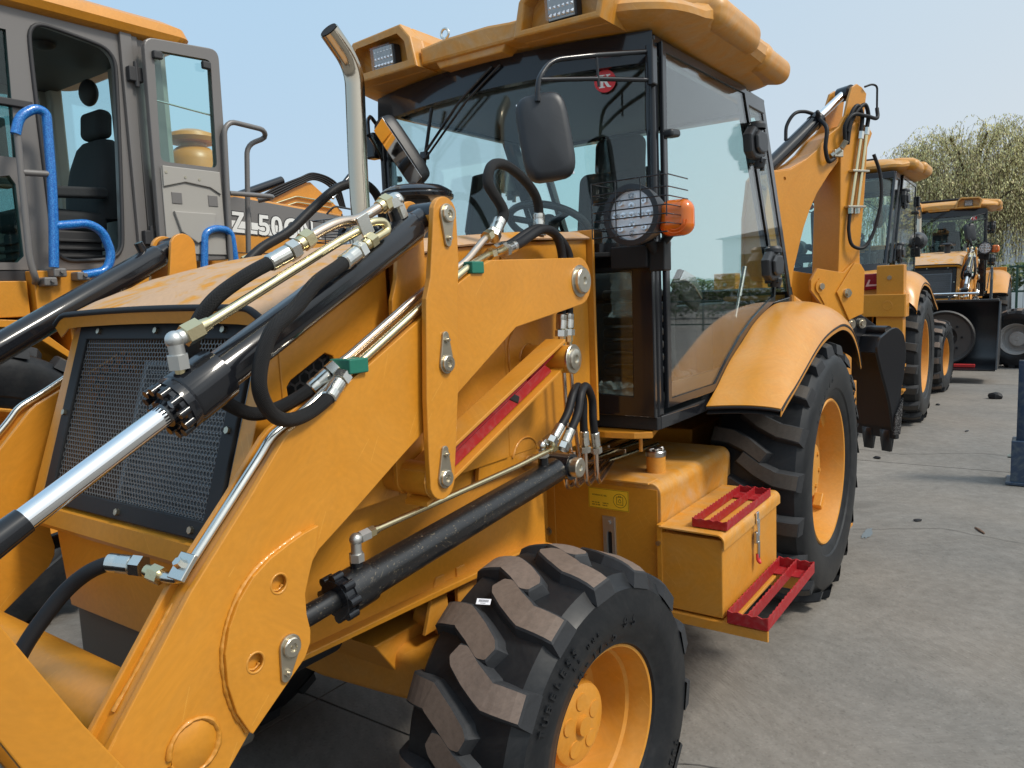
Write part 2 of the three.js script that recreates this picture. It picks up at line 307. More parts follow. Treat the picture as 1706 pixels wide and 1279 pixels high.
WF.textN = mergeGeometries([...ringText('TUBELESS', .026, .368, .2005, rad(-62), rad(-30)), ...ringText('TUBELESS', .026, .362, .2005, rad(118), rad(150)), ...ringText('14-17.5', .03, .282, .190, rad(-38), rad(2)), ...ringText('95', .03, .312, .1985, rad(10), rad(18)), ...ringText('L2 NHS', .012, .342, .2015, rad(-34), rad(-14))].map(g => norm(g)));
WR.textN = mergeGeometries([...ringText('16.9-28', .045, .50, .231, rad(-50), rad(-10)), ...ringText('TUBELESS', .03, .575, .2295, rad(40), rad(80))].map(g => norm(g)));
// ---------------------------------------------------------------- the backhoe loader
function buildBackhoe() {
  const B = grp('backhoe_loader');
  addWheel('front_wheel', FR, WF, B, .805, .468, 2.452, 1, .02).rotation.y -= .087; addWheel('front_wheel', FR, WF, B, -.805, .468, 2.452, -1, .2).rotation.y -= .087; // steered a little
  addWheel('rear_wheel', RE, WR, B, .81, .695, 0, 1, .05); addWheel('rear_wheel', RE, WR, B, -.81, .695, 0, -1, .3);
  // ---- chassis and axle
  const ch = grp('chassis', B);
  for (const s of [-1, 1]) {
    mesh('side_rail', plate([[3.16, .86], [3.16, 1.16], [2.9, 1.2], [2.06, 1.2], [1.95, 1.19], [1.93, .77], [2.16, .80], [2.95, .83]], s * .40, s * .44, .004), M.yellow, ch);
    mesh('rail_lip', plate([[3.12, .835], [3.12, .85], [2.1, .82], [1.94, .79], [1.94, .775], [2.12, .80]], s * .405, s * .475, .003), M.yellow, ch);
    mesh('axle_bracket', plate([[2.42, .86], [2.36, .60], [2.24, .60], [2.18, .86]], s * .385, s * .425, .004), M.yellow, ch);
  }
  mesh('main_frame', box(-.16, .16, .55, 1.1, .2, 2.0, .01), M.yellowDusty, ch);
  mesh('rear_crossmember', box(-.42, .42, .78, 1.18, 1.90, 1.95, .006), M.yellow, ch);
  mesh('nose_shade_box', box(-.37, .37, .74, 1.085, 2.86, 3.19, .03), M.blackMatt, ch);  // black box added for the deep shade under the nose
  mesh('added_gap_box', box(-.45, .12, .46, 1.08, 3.0, 3.2, .02), M.castIron, ch);  // made-up box, added to darken the gap below the front panel
  mesh('engine_block', [box(-.30, .30, .80, 1.50, 1.98, 2.74, .03), box(-.22, .22, 1.45, 1.66, 2.05, 2.70, .04), cyl([.33, 1.30, 2.1], [.33, 1.30, 2.6], .06)], M.castIron, ch);
  mesh('gearbox', box(-.24, .24, .4, .8, .6, 1.42, .06), M.castIron, ch);
  mesh('front_panel', [plateZ([[-.44, 1.10], [.44, 1.10], [.40, .85], [-.40, .85]], 3.215, 3.235, .004), box(-.42, .42, 1.09, 1.105, 2.8, 3.23, .003)], M.yellow, ch);
  mesh('front_beam', plate([[3.24, 1.105], [3.285, 1.105], [3.295, 1.12], [3.285, 1.165], [3.24, 1.172]], -.47, .47, .004), M.yellow, ch);
  const ax = grp('front_axle', B);
  mesh('axle_housing', [loft([-.62, -.5, -.3, 0, .3, .5, .62].map((x, i) => { const h = [.07, .085, .10, .15, .10, .085, .07][i], w = [.07, .08, .09, .17, .09, .08, .07][i]; return circ(0, 0, 1, 20).map(([c, s]) => [x, .445 + s * h - (h > .12 ? .0 : 0), 2.3 + c * w]); }))], M.yellowDusty, ax);
  mesh('pivot_bracket', [plate([[2.75, .70], [2.62, .52], [1.98, .52], [1.85, .70]], -.36, .36, .006), box(-.30, .30, .60, .84, 2.1, 2.5, .02)], M.yellowDusty, ax);
  mesh('axle_beam', toCreased(loft([-.60, -.52, -.3, 0, .3, .52, .60].map((x, i) => { const h = [.06, .08, .09, .10, .09, .08, .06][i], dz = .12; return circ(0, 0, 1, 28).map(([c, s]) => [x, .66 - h + Math.sign(s) * Math.pow(Math.abs(s), .4) * h, 2.55 + Math.sign(c) * Math.pow(Math.abs(c), .4) * dz]); })), .6), M.yellowDusty, ax);
  for (const s of [-1, 1]) {
    mesh('steering_boot', turned([s * .34, .72, 2.52], [s * .6, .66, 2.50], [[0, .0], [0, .042], [.03, .044], [.05, .036], [.062, .044], [.075, .034], [.087, .042], [.1, .032], [.112, .040], [.125, .030], [.14, .034], [.15, .022], [.30, .02], [.30, 0]], 20), M.yellowDusty, ax);
    mesh('knuckle', [cyl([s * .60, .30, 2.425], [s * .60, .60, 2.425], .06, .06, 18), cyl([s * .58, .452, 2.425], [s * .72, .452, 2.425], .11, .12, 24)], M.yellowDusty, ax);
    mesh('gusset', [plate([[2.52, .86], [2.50, .70], [2.62, .70], [2.56, .86]], s * .43, s * .445, .003), plate([[2.42, .86], [2.34, .70], [2.46, .70], [2.46, .86]], s * .43, s * .445, .003)], M.yellowDusty, ax);
  }
  // rear axle (in the dark between the wheels)
  mesh('rear_axle', [cyl([-.62, .695, 0], [.62, .695, 0], .12, .12, 20), box(-.25, .25, .48, .95, -.3, .25, .06)], M.blackMatt, B);
  mesh('rear_frame', [box(-.55, .55, .45, 1.15, -.9, -.3, .01), box(-.40, .40, .55, .95, -.3, .4, .01)], M.yellow, B);

  // ---- hood, grille, radiator
  const hood = grp('engine_hood', B);
  const hp = [[3.145, 1.700], [3.05, 1.742], [2.86, 1.808], [2.62, 1.862], [2.45, 1.888], [2.0, 1.925], [1.62, 1.94]];
  const gridTop = hp.map(([z, y]) => { const w = .492, r = []; for (let i = 0; i <= 20; i++) { const u = -1 + i / 10, a = Math.abs(u), e = Math.max(0, a - .86) / .14; r.push([u * w, y + .010 * (1 - u * u) - .026 * e * e, z]); } return r; });
  mesh('hood_top', sheet(gridTop, .006), M.yellowDust, hood, 'dusty bonnet top coated in pale road dust');
  mesh('hood_lip', [sheet([gridTop[0].map(([x, y, z]) => [x, y - .001, z + .002]), gridTop[0].map(([x, y, z]) => [x * .985, y - .034, z - .010])], .006)], M.yellow, hood);
  mesh('edge_seal', tube(gridTop[0].map(([x, y, z]) => [x * 1.003, y + .002, z + .004]), .009, { seg: 60, rad: 8 }), M.hosePlain, hood, null, true);
  for (const s of [-1, 1]) {
    const mz = [[2.966, 1.585], [3.075, 1.53], [3.088, 1.515], [3.08, 1.42], [3.05, 1.405], [2.935, 1.47], [2.925, 1.49], [2.94, 1.575]];
    mesh('side_panel', plate([[3.10, 1.165], [3.105, 1.69], [2.86, 1.775], [2.735, 1.80], [2.735, 1.165]], s * .468, s * .484, .003, [mz]), M.yellow, hood);
    mesh('side_panel', plate([[2.70, 1.165], [2.70, 1.81], [2.45, 1.855], [2.2, 1.875], [2.2, 1.165]], s * .460, s * .478, .003), M.yellow, hood);
    mesh('side_panel', plate([[2.185, 1.165], [2.185, 1.878], [1.62, 1.91], [1.62, 1.165]], s * .455, s * .474, .003), M.yellow, hood);
    mesh('side_vent_mesh', hexMesh(2.92, 3.09, 1.40, 1.59, .030, .0035, .003, (z, y) => insidePoly([z, y], mz)).map(g => remap(g, (x, y, z) => [s * (.470 + z), y, x])), M.blackMatt, hood).userData.kind = 'stuff';
    // side walls of the grille nose
    mesh('nose_cheek', plate([[3.10, 1.168], [3.275, 1.168], [3.10, 1.665]], s * .425, s * .480, .004), M.yellow, hood);
  }
  mesh('cowl_plate', plateZ([[-.47, 1.2], [.5, 1.2], [.5, 1.945], [-.47, 1.945]], 1.60, 1.615, .003), M.yellow, hood);
  const gr = grp('radiator_grille', B);
  { // sloping guard: local plane, x across, y up, leaning back
    const H = .525, inner = [[-.365, .045], [.365, .045], [.372, H - .045], [-.372, H - .045]];
    const place = g => g.applyMatrix4(new THREE.Matrix4().makeRotationX(-Math.atan2(.165, .495)).setPosition(0, 1.172, 3.262));
    mesh('grille_frame', place(plateZ([[-.415, 0], [.415, 0], [.420, H], [-.420, H]], 0, .014, .003, [inner])), M.blackMatt, gr);
    mesh('hexagon_mesh', hexMesh(-.372, .372, .045, H - .045, .0138, .0015, .0022, () => true).map(g => place(g.translate(0, 0, .004))), M.steelDark, gr).userData.kind = 'stuff';
    for (const [x, y] of [[-.3, H - .022], [0, H - .022], [.3, H - .022], [-.36, .02], [0, .02], [.33, .02], [-.395, .26], [.395, .26]]) mesh('bolt', place(hex([x, y, .012], [x, y, .022], .009)), M.bolt, gr);
    const core = grp('radiator', B);
    mesh('core', place(box(-.12, .345, .03, .42, -.10, -.07, .003)), M.finDark, core);
    const fins = []; for (let i = 0; i < 20; i++) fins.push(place(box(-.118, .343, .045 + i * .0187, .0495 + i * .0187, -.07, -.055, .001, 1)));
    mesh('fin', fins, M.finGrey, core);
    mesh('core_frame', place(plateZ([[-.135, .02], [.36, .02], [.36, .435], [-.135, .435]], -.08, -.045, .003, [[[-.115, .04], [.34, .04], [.34, .415], [-.115, .415]]])), M.finGrey, core);
    mesh('shroud', [place(box(-.42, -.14, .02, .40, -.12, -.10, .003))], M.rustBrown, core);
    mesh('shroud_back', [place(box(-.42, .42, .0, .5, -.32, -.30, .003))], M.castIron, core);
  }

  // ---- tank, tool box, steps
  const tk = grp('hydraulic_tank', B);
  const tp = []; const rr = .045; tp.push([.16, .46], [.70, .46]);
  for (let i = 0; i <= 8; i++) { const t = i / 8 * Math.PI / 2; tp.push([.70 - rr + rr * Math.cos(t), .93 - rr + rr * Math.sin(t)]); } tp.push([.16, .93]);
  mesh('tank_body', plateZ(tp, .66, 1.475, .004), M.yellowTank, tk);
  mesh('front_cover', plateZ([[.2, .47], [.685, .47], [.685, .905], [.2, .905]], 1.475, 1.479, .001), M.yellow, tk);
  mesh('top_flange', [plateZ([[.16, .925], ...tp.slice(2).reverse().slice(1), ...tp.slice(2).map(([x, y]) => { const dx = x - (.70 - rr), dy = y - (.93 - rr); const l = Math.hypot(dx, dy) || 1; return [x + dx / l * .004, y + dy / l * .004]; })], 1.455, 1.497, .001)].slice(0, 0).concat([box(.2, .655, .926, .9345, 1.40, 1.496, .002)]), M.yellowTank, tk);
  mesh('side_flange', [box(-.25, .2, .5, .92, 1.468, 1.482, .003)], M.yellow, tk);
  for (const y of [.88, .66]) mesh('flange_bolt', [hex([.16, y, 1.48], [.16, y, 1.497], .014), cyl([.16, y, 1.48], [.16, y, 1.484], .02, .02, 16)], M.bolt, tk);
  mesh('filler_neck', cyl([.592, .925, 1.28], [.592, 1.005, 1.28], .041, .041, 32), M.yellowDusty, tk);
  mesh('filler_cap', [turned([.592, 1.0, 1.28], [.592, 1.1, 1.28], [[0, .043], [.018, .044], [.024, .04], [.024, 0]], 32), ...[0, 1, 2].map(i => rotXYZ(new RoundedBoxGeometry(.075, .012, .018, 2, .005), 0, i * 1.047, 0, .592, 1.03, 1.28))], M.steel, tk);
  mesh('level_gauge', [plateZ([[.442, .60], [.50, .60], [.497, .77], [.439, .77]], 1.479, 1.492, .003, [[[.462, .61], [.482, .61], [.482, .70], [.476, .708], [.468, .708], [.462, .70]]]), hex([.47, .745, 1.49], [.47, .745, 1.50], .009)], M.aluminium, tk);
  mesh('gauge_glass', box(.462, .482, .61, .70, 1.479, 1.484, .001), M.blackMatt, tk);
  const dm = new THREE.MeshPhysicalMaterial({ roughness: .4, map: canvasTex(512, 250, (c, w, h) => {
    c.fillStyle = '#f4c02c'; c.fillRect(0, 0, w, h); c.strokeStyle = '#2a2118'; c.lineWidth = 4; c.strokeRect(8, 8, w - 16, h - 16);
    c.fillStyle = '#2a2118'; c.font = 'bold 36px sans-serif'; c.fillText('液压油箱', 78, 66); c.font = 'bold 25px sans-serif'; c.fillText('HYDRAULIC OIL', 50, 96);
    c.font = 'bold 24px sans-serif'; for (let i = 0; i < 4; i++) { c.fillText(['冬季用油', '夏季用油', 'HV 32 46', 'HM 46 68'][i], 44, 132 + i * 28); c.fillText(['加注至油位', '油温低于', '1000 H', '500 H'][i], 180, 132 + i * 28); }
    c.lineWidth = 5; c.beginPath(); c.arc(400, 128, 82, 0, 7); c.stroke(); c.strokeRect(362, 84, 76, 92); c.strokeRect(384, 70, 30, 14); c.beginPath(); c.moveTo(400, 106); c.quadraticCurveTo(430, 146, 400, 152); c.quadraticCurveTo(370, 146, 400, 106); c.stroke();
  }) });
  const dg = new THREE.PlaneGeometry(.19, .088).translate(0, 0, 0); const dmesh = mesh('oil_decal', dg.rotateZ(.0).translate(.465, .842, 1.4812), dm, tk, 'yellow hydraulic oil decal with black print', true);
  const tb = grp('tool_box', B);
  mesh('box_body', box(.706, .962, .435, .745, .80, 1.505, .006), M.yellowDusty, tb);
  const lp = [[.708, .748], [.708, .760]]; for (let i = 0; i <= 6; i++) { const t = Math.PI / 2 - i / 6 * Math.PI / 2; lp.push([.945 + .03 * Math.cos(t), .742 + .03 * Math.sin(t)]); } lp[1] = [.708, .772]; lp.push([.975, .715], [.968, .715], [.968, .742]); for (let i = 0; i <= 6; i++) { const t = i / 6 * Math.PI / 2; lp.push([.945 + .023 * Math.cos(t), .742 + .023 * Math.sin(t)]); } lp.push([.708, .765]);
  mesh('lid', plateZ(lp.filter((p, i) => i !== 0), .788, 1.522, .001), M.yellowTank, tb);
  mesh('hinge_strip', box(.694, .716, .45, .775, 1.47, 1.512, .003), M.yellow, tb);
  mesh('hinge_bolt', hex([.703, .70, 1.512], [.703, .70, 1.523], .010), M.bolt, tb);
  const la = grp('latch', B); // draw latch on the lid
  mesh('latch_hook', [rotXYZ(new RoundedBoxGeometry(.008, .05, .026, 2, .003), 0, 0, 0, .981, .742, 1.14), cyl([.984, .735, 1.128], [.986, .665, 1.134], .004), cyl([.984, .735, 1.152], [.986, .665, 1.146], .004)], M.chrome, la);
  mesh('latch_body', [rotXYZ(new RoundedBoxGeometry(.016, .05, .034, 2, .005), 0, 0, 0, .978, .658, 1.14), rotXYZ(new RoundedBoxGeometry(.010, .075, .02, 2, .004), 0, 0, 0, .985, .605, 1.14)], M.steel, la);
  mesh('latch_grip', tube([[.982, .588, 1.133], [.984, .562, 1.132], [.992, .548, 1.14], [.984, .562, 1.149], [.982, .588, 1.148]], .006), M.redPlastic, la, null, true);
  const stepAt = (x0, x1, y, z0, z1, h) => {
    const st = grp('step', B), teeth = (xa, xb) => { const p = [[z0, y - h], [z1, y - h]]; const n = 34; for (let i = n; i >= 0; i--) { const z = lerp(z0, z1, i / n); p.push([z, y - (i % 2 ? .006 : 0)]); } return plate(p, xa, xb, .0006); };
    for (const x of [x0, (x0 + x1) / 2, x1]) mesh('tread_bar', teeth(x - .003, x + .003), M.red, st);
    for (const z of [z0, z1]) { const p = []; const n = 8; p.push([x0, y - h], [x1, y - h]); for (let i = n; i >= 0; i--) p.push([lerp(x0, x1, i / n), y - (i % 2 ? .006 : 0)]); mesh('end_bar', plateZ(p, z - .003, z + .003, .0006), M.red, st); }
    mesh('cross_plate', box(x0, x1, y - h, y - h + .005, z0, z0 + .10, .001), M.red, st); mesh('cross_plate', box(x0, x1, y - h, y - h + .005, z1 - .05, z1, .001), M.red, st);
    return st;
  };
  stepAt(.83, .965, .812, .91, 1.47, .036); stepAt(.985, 1.135, .482, .84, 1.52, .05);
  mesh('step_bracket', [plateZ([[.66, .425], [.975, .425], [1.135, .425], [1.135, .385], [.66, .385]], 1.50, 1.515, .003), plateY([[.60, .72], [.60, 1.512], [.985, 1.512], [1.0, 1.45], [1.0, .72]], .415, .427, .003), plateZ([[.9, .425], [1.11, .425], [1.06, .35], [.9, .35]], .86, .872, .003)], M.yellowDusty, B);
  // pipes over the tank
  [[.36, 1.31, .41, .86, .955, .011], [.31, 1.32, .335, .80, .968, .011], [.265, 1.3, .26, .80, .955, .011], [.21, 1.3, .19, .76, .968, .011]].forEach(([xa, za, xb, zb, y, r]) => mesh('return_pipe', pipe([[xa, y, za], [xb, y, zb]], r), M.zinc, B, null, true));
  mesh('pipe_clamp', [box(.18, .38, .943, .985, 1.13, 1.145, .004), hex([.29, .98, 1.137], [.29, .995, 1.137], .008)], M.nickel, B);
  buildArms(B); buildCab(B); buildHoe(B);
  return B;
}
function remap(g, f) { const p = g.attributes.position; for (let i = 0; i < p.count; i++) p.setXYZ(i, ...f(p.getX(i), p.getY(i), p.getZ(i))); g.computeVertexNormals(); return g; }
const insidePoly = ([x, y], P) => { let c = false; for (let i = 0, j = P.length - 1; i < P.length; j = i++) { const [xi, yi] = P[i], [xj, yj] = P[j]; if ((yi > y) !== (yj > y) && x < (xj - xi) * (y - yi) / (yj - yi) + xi) c = !c; } return c; };
function hexMesh(x0, x1, y0, y1, pitch, bar, thick, keep) { // expanded hexagon sheet in x-y, returns geometries
  const pos = [], R = pitch / Math.sqrt(3), dy = R * 1.5, r1 = R + .00005, r0 = R - bar;
  const P = (c, r, k, z) => [c[0] + r * Math.sin(k * Math.PI / 3), c[1] + r * Math.cos(k * Math.PI / 3), z];
  const quad = (a, b, c, d) => pos.push(...a, ...b, ...c, ...a, ...c, ...d);
  let row = 0; for (let y = y0; y <= y1; y += dy, row++) for (let x = x0 + (row % 2 ? pitch / 2 : 0); x <= x1; x += pitch) {
    if (!keep(x, y)) continue;
    for (let k = 0; k < 6; k++) { quad(P([x, y], r0, k, thick), P([x, y], r0, k + 1, thick), P([x, y], r1, k + 1, thick), P([x, y], r1, k, thick)); quad(P([x, y], r0, k, 0), P([x, y], r0, k + 1, 0), P([x, y], r0, k + 1, thick), P([x, y], r0, k, thick)); }
  }
  const g = new THREE.BufferGeometry(); g.setAttribute('position', new THREE.Float32BufferAttribute(pos, 3)); g.computeVertexNormals(); return [g];
}
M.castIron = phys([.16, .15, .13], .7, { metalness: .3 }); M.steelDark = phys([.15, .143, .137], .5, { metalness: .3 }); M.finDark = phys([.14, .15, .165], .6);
M.finGrey = phys([.30, .33, .36], .45, { metalness: .3 });
M.rustBrown = phys(null, .8, { map: tex(256, 256, (u, v) => mix3([.30, .20, .15], [.42, .33, .26], clamp(.5 + tn(u, v, 14, 8))), true, 3) });
M.aluminium = phys([.62, .62, .6], .38, { metalness: .9 });
M.redPlastic = phys([.55, .03, .03], .4);
// ---------------------------------------------------------------- loader arms, levers, cylinders and their plumbing
function inset(P, d) { // move every edge of a polygon inward (counter-clockwise positive)
  let A = 0; P.forEach((p, i) => { const q = P[(i + 1) % P.length]; A += p[0] * q[1] - q[0] * p[1]; }); const sg = A > 0 ? 1 : -1;
  return P.map((p, i) => { const a = P[(i - 1 + P.length) % P.length], b = P[(i + 1) % P.length]; let n = [0, 0]; for (const [u, v] of [[a, p], [p, b]]) { const l = Math.hypot(v[0] - u[0], v[1] - u[1]) || 1; n[0] += -(v[1] - u[1]) / l * sg; n[1] += (v[0] - u[0]) / l * sg; } const l = Math.hypot(...n) || 1, k = Math.min(1.6, 2 / l); return [p[0] + n[0] / l * d * k, p[1] + n[1] / l * d * k]; });
}
const arcP = (cz, cy, r, a0, a1, n = 10) => Array.from({ length: n + 1 }, (_, i) => { const t = rad(lerp(a0, a1, i / n)); return [cz + r * Math.cos(t), cy + r * Math.sin(t)]; });
const ARM = [[2.457, 1.811], [1.975, 1.824], ...arcP(1.953, 1.746, .081, 95, 262, 12), [2.344, 1.611], [2.631, 1.450], [2.771, 1.372], [2.894, 1.305], [3.065, 1.208], [3.151, 1.162], [3.190, 1.122], [3.206, 1.082], [3.206, 1.036], [3.199, .995], [3.203, .968], [3.222, .938], [3.365, .837], [3.417, .788], [3.62, .60], [3.80, .42], [3.90, .34], [3.98, .33], [4.03, .38], [4.03, .46], [3.92, .62], [3.643, .951], [3.464, 1.173], [3.318, 1.322], [3.225, 1.424], [3.205, 1.440], [3.17, 1.456], [2.969, 1.555], [2.745, 1.671], [2.607, 1.748], [2.505, 1.795]];
const LEVER = [...arcP(2.686, 1.922, .047, 20, 165, 10), [2.640, 1.80], [2.650, 1.717], [2.670, 1.458], [2.689, 1.322], [2.702, 1.236], ...arcP(2.752, 1.232, .05, 195, 345, 10), [2.801, 1.30], [2.797, 1.451], [2.778, 1.708], [2.758, 1.76], [2.740, 1.87]];
function bead(pts, r, parent, name = 'weld_bead') { // rippled run of weld
  const c = new THREE.CatmullRomCurve3(pts.map(toV), false, 'centripetal'), n = Math.max(20, Math.round(c.getLength() / .006));
  const g = new THREE.TubeGeometry(c, n, r, 7, false), p = g.attributes.position, q = V();
  for (let i = 0; i <= n; i++) { c.getPointAt(i / n, q); const k = .8 + .10 * Math.sin(i * 2.1) + .45 * N3(i * .23, r * 900, 3.3); for (let j = 0; j <= 7; j++) { const w = i * 8 + j; p.setXYZ(w, lerp(q.x, p.getX(w), k), lerp(q.y, p.getY(w), k), lerp(q.z, p.getZ(w), k)); } }
  g.computeVertexNormals(); return mesh(name, g, M.weld, parent);
}
function retainer(parent, s, x, z, y, dz, dy, L = .075) { // drop-shaped pin keeper with its pin head and screw
  const l = Math.hypot(dz, dy), u = [dz / l, dy / l], a = Math.atan2(u[1], u[0]) * 180 / Math.PI;
  const P = [...arcP(z, y, .027, a + 70, a + 290, 14), ...arcP(z + u[0] * L, y + u[1] * L, .012, a - 65, a + 65, 8)];
  mesh('pin_keeper', plate(P, s * x, s * (x + .007), .0015), M.pin, parent);
  mesh('pin', [turned([s * x, y, z], [s * (x + 1), y, z], [[0, .022], [.013, .022], [.0155, .0195], [.0155, .010], [.011, .009], [.011, .004], [.016, .003], [.016, 0]], 24)], M.nickelDull, parent);
  const e = [z + u[0] * L * .86, y + u[1] * L * .86]; mesh('keeper_screw', [hex([s * (x + .006), e[1], e[0]], [s * (x + .013), e[1], e[0]], .0085), cyl([s * (x + .006), e[1], e[0]], [s * (x + .018), e[1], e[0]], .004, .004, 10)], M.nickelDull, parent);
}
M.nickelDull = phys([.56, .52, .43], .33, { metalness: .95, bumpMap: roughTex, bumpScale: .0005 });
function hoseRun(B, s, pts, r, e0, e1, mat = M.hose) { // hose with crimped ends and nuts
  const P = pts.map(([x, y, z]) => [s * x, y, z]), h = grp('hydraulic_hose', B); mesh('hose', tube(P, r, { seg: P.length * 9 }), mat, h, null, true);
  const end = (p, q) => { const d = toV(p).clone().sub(toV(q)).normalize(), a = toV(p).clone().addScaledVector(d, -.045), b = toV(p).clone().addScaledVector(d, .012), c = b.clone().addScaledVector(d, .022); mesh('crimp_sleeve', turned(a, b, [[0, r * 1.05], [.003, r * 1.22], [.02, r * 1.22], [.024, r * 1.16], [.028, r * 1.22], [.052, r * 1.22], [.057, r * .8], [.057, 0]], 18), M.nickel, h); mesh('hex_nut', hex(b, c, r * 1.45), M.nickel, h); };
  if (e0) end(P[0], P[1]); if (e1) end(P[P.length - 1], P[P.length - 2]);
  return h;
}
function pipeRun(B, s, pts, r, mat, bendR = .03, nuts = []) {
  const P = pts.map(([x, y, z]) => [s * x, y, z]), h = grp('hydraulic_pipe', B); mesh('pipe', pipe(P, r, bendR), mat, h, null, true);
  for (const [i, t] of nuts) { const a = P[i], b = P[i + 1] || P[i - 1]; mesh('hex_nut', [hex(along(a, b, t), along(a, b, t + .026), r * 1.75), cyl(along(a, b, t + .026), along(a, b, t + .04), r * 1.4, r * 1.25, 16)], M.zinc, h); }
  return h;
}
function buildArms(B) {
  for (const s of [1, -1]) {
    const X = x => s * x, arm = grp('loader_arm', B);
    const slotTop = ARM;
    mesh('outer_plate', plate(ARM, X(.616), X(.632), .0025), M.yellow, arm);
    mesh('inner_plate', plate(ARM, X(.545), X(.560), .0025), M.yellow, arm);
    mesh('core_plate', plate(inset(ARM, .016), X(.560), X(.616), 0), M.yellow, arm);
    const D = [[3.159, 1.222], [3.2, 1.216], [3.243, 1.204], [3.29, 1.188], [3.334, 1.163], [3.372, 1.125], [3.398, 1.08], [3.412, 1.03], [3.412, .965], [3.398, .90], [3.372, .846], [3.366, .840], [3.222, .942], [3.205, .970], [3.202, .997], [3.209, 1.036], [3.209, 1.082], [3.193, 1.124], [3.172, 1.17]];
    mesh('doubler_plate', plate(D, X(.632), X(.646), .002, [circ(3.274, 1.128, .021), circ(3.346, .985, .021)]), M.yellow, arm);
    bead(D.slice(1, 11).map(([z, y]) => [X(.634), y, z]), .0055, arm);
    for (const [z, y] of [[3.274, 1.128], [3.346, .985]]) { mesh('plug_weld', new THREE.TorusGeometry(.021, .003, 8, 28).rotateY(Math.PI / 2).translate(X(.6445), y, z), M.weld, arm); bead(arcP(z, y, .0165, -150, 30, 14).map(([a, b]) => [X(.636), b, a]), .004, arm); }
    bead(Array.from({ length: 30 }, (_, i) => { const t = i / 30 * 6.283; return [X(.634), .875 + .052 * Math.sin(t), 3.487 + .052 * Math.cos(t)]; }), .007, arm);
    mesh('pivot_boss', turned([X(.630), .875, 3.487], [X(1.63), .875, 3.487], [[0, .048], [.004, .048], [.006, .045], [.006, 0]], 32), M.yellow, arm);
    bead([[3.60, .995], [3.54, 1.065], [3.45, 1.17], [3.36, 1.265], [3.29, 1.335]].map(([z, y]) => [X(.572), y - .012, z]), .0055, arm);
    retainer(arm, s, .646, 3.262, .985, .28, -1, .062);
    // front lever (goes up to the end of the tilt ram)
    const fl = grp('front_lever', B), FL = [[3.585, .80], [3.60, .86], [3.646, .946], [3.691, 1.030], [3.762, 1.179], [3.800, 1.26], ...arcP(3.86, 1.305, .05, 160, -20, 10), [3.835, 1.12], [3.790, 1.012], [3.735, .88], ...arcP(3.655, .80, .075, 20, -180, 12)];
    mesh('lever_plate', plate(FL, X(.650), X(.668), .0025), M.yellow, fl); mesh('lever_plate', plate(FL, X(.508), X(.526), .0025), M.yellow, fl);
    mesh('pivot_pin', [cyl([X(.50), .80, 3.655], [X(.675), .80, 3.655], .03), cyl([X(.50), 1.305, 3.86], [X(.675), 1.305, 3.86], .022)], M.pin, fl);
    // rear lever
    const lv = grp('bell_crank', B);
    mesh('lever_plate', plate(LEVER, X(.644), X(.661), .0025), M.yellow, lv); mesh('lever_plate', plate(LEVER, X(.528), X(.543), .0025), M.yellow, lv);
    mesh('lever_bush', [cyl([X(.548), 1.922, 2.686], [X(.645), 1.922, 2.686], .034, .034, 28), cyl([X(.38), 1.232, 2.752], [X(.645), 1.232, 2.752], .046, .046, 32)], M.yellow, lv);
    mesh('grease_nipple', [cyl([X(.46), 1.19, 2.775], [X(.46), 1.175, 2.785], .006, .004, 10)], M.nickel, lv);
    bead(Array.from({ length: 25 }, (_, i) => { const t = i / 24 * 6.283; return [X(.640), 1.232 + .048 * Math.sin(t), 2.752 + .048 * Math.cos(t)]; }), .004, lv);
    retainer(lv, s, .661, 2.684, 1.924, .02, -1, .072); retainer(lv, s, .661, 2.716, 1.538, 0, 1, .072); retainer(lv, s, .661, 2.746, 1.238, -.05, 1, .074);
    // levelling link: channel with the red boom lock inside
    const lk = grp('levelling_link', B);
    const fl1 = (za, ya, zb, yb, t) => plate([[za, ya], [zb, yb], [zb, yb - t], [za, ya - t]], X(.556), X(.636), .002);
    mesh('flange', fl1(2.79, 1.262, 2.065, 1.555, .011), M.yellowDusty, lk); mesh('flange', fl1(2.79, 1.178, 2.07, 1.468, .011), M.yellow, lk);
    mesh('web', plate([[2.78, 1.25], [2.07, 1.54], [2.07, 1.466], [2.78, 1.18]], X(.556), X(.566), .001), M.yellow, lk);
    mesh('tower_boss', [cyl([X(.46), 1.487, 2.05], [X(.652), 1.487, 2.05], .047, .047, 32)], M.yellow, lk);
    bead(Array.from({ length: 25 }, (_, i) => { const t = i / 24 * 6.283; return [X(.473), 1.487 + .052 * Math.sin(t), 2.05 + .052 * Math.cos(t)]; }), .006, lk);
    mesh('tower_pin', [turned([X(.650), 1.487, 2.05], [X(1.65), 1.487, 2.05], [[0, .049], [.006, .050], [.009, .047], [.009, .036], [.016, .034], [.018, .031], [.018, .014], [.012, .011], [.012, .0]], 30)], M.nickelDull, lk);
    const lock = grp('boom_lock', B);
    mesh('lock_bar', [plate([[2.73, 1.243], [2.16, 1.477], [2.13, 1.462], [2.12, 1.452], [2.18, 1.428], [2.73, 1.205]], X(.578), X(.612), .002), plate([[2.70, 1.262], [2.28, 1.436], [2.28, 1.448], [2.70, 1.276]], X(.57), X(.62), .001), plate([[2.24, 1.452], [2.08, 1.52], [2.075, 1.508], [2.24, 1.435]], X(.585), X(.605), .001)], M.red, lock);
    mesh('lock_pin', [cyl([X(.595), 1.45, 2.17], [X(.60), 1.50, 2.155], .006), rotXYZ(new RoundedBoxGeometry(.03, .025, .06, 2, .005), -.4, 0, 0, X(.60), 1.395, 2.345)], M.blackMatt, lock);
    // tower
    const tw = grp('loader_tower', B);
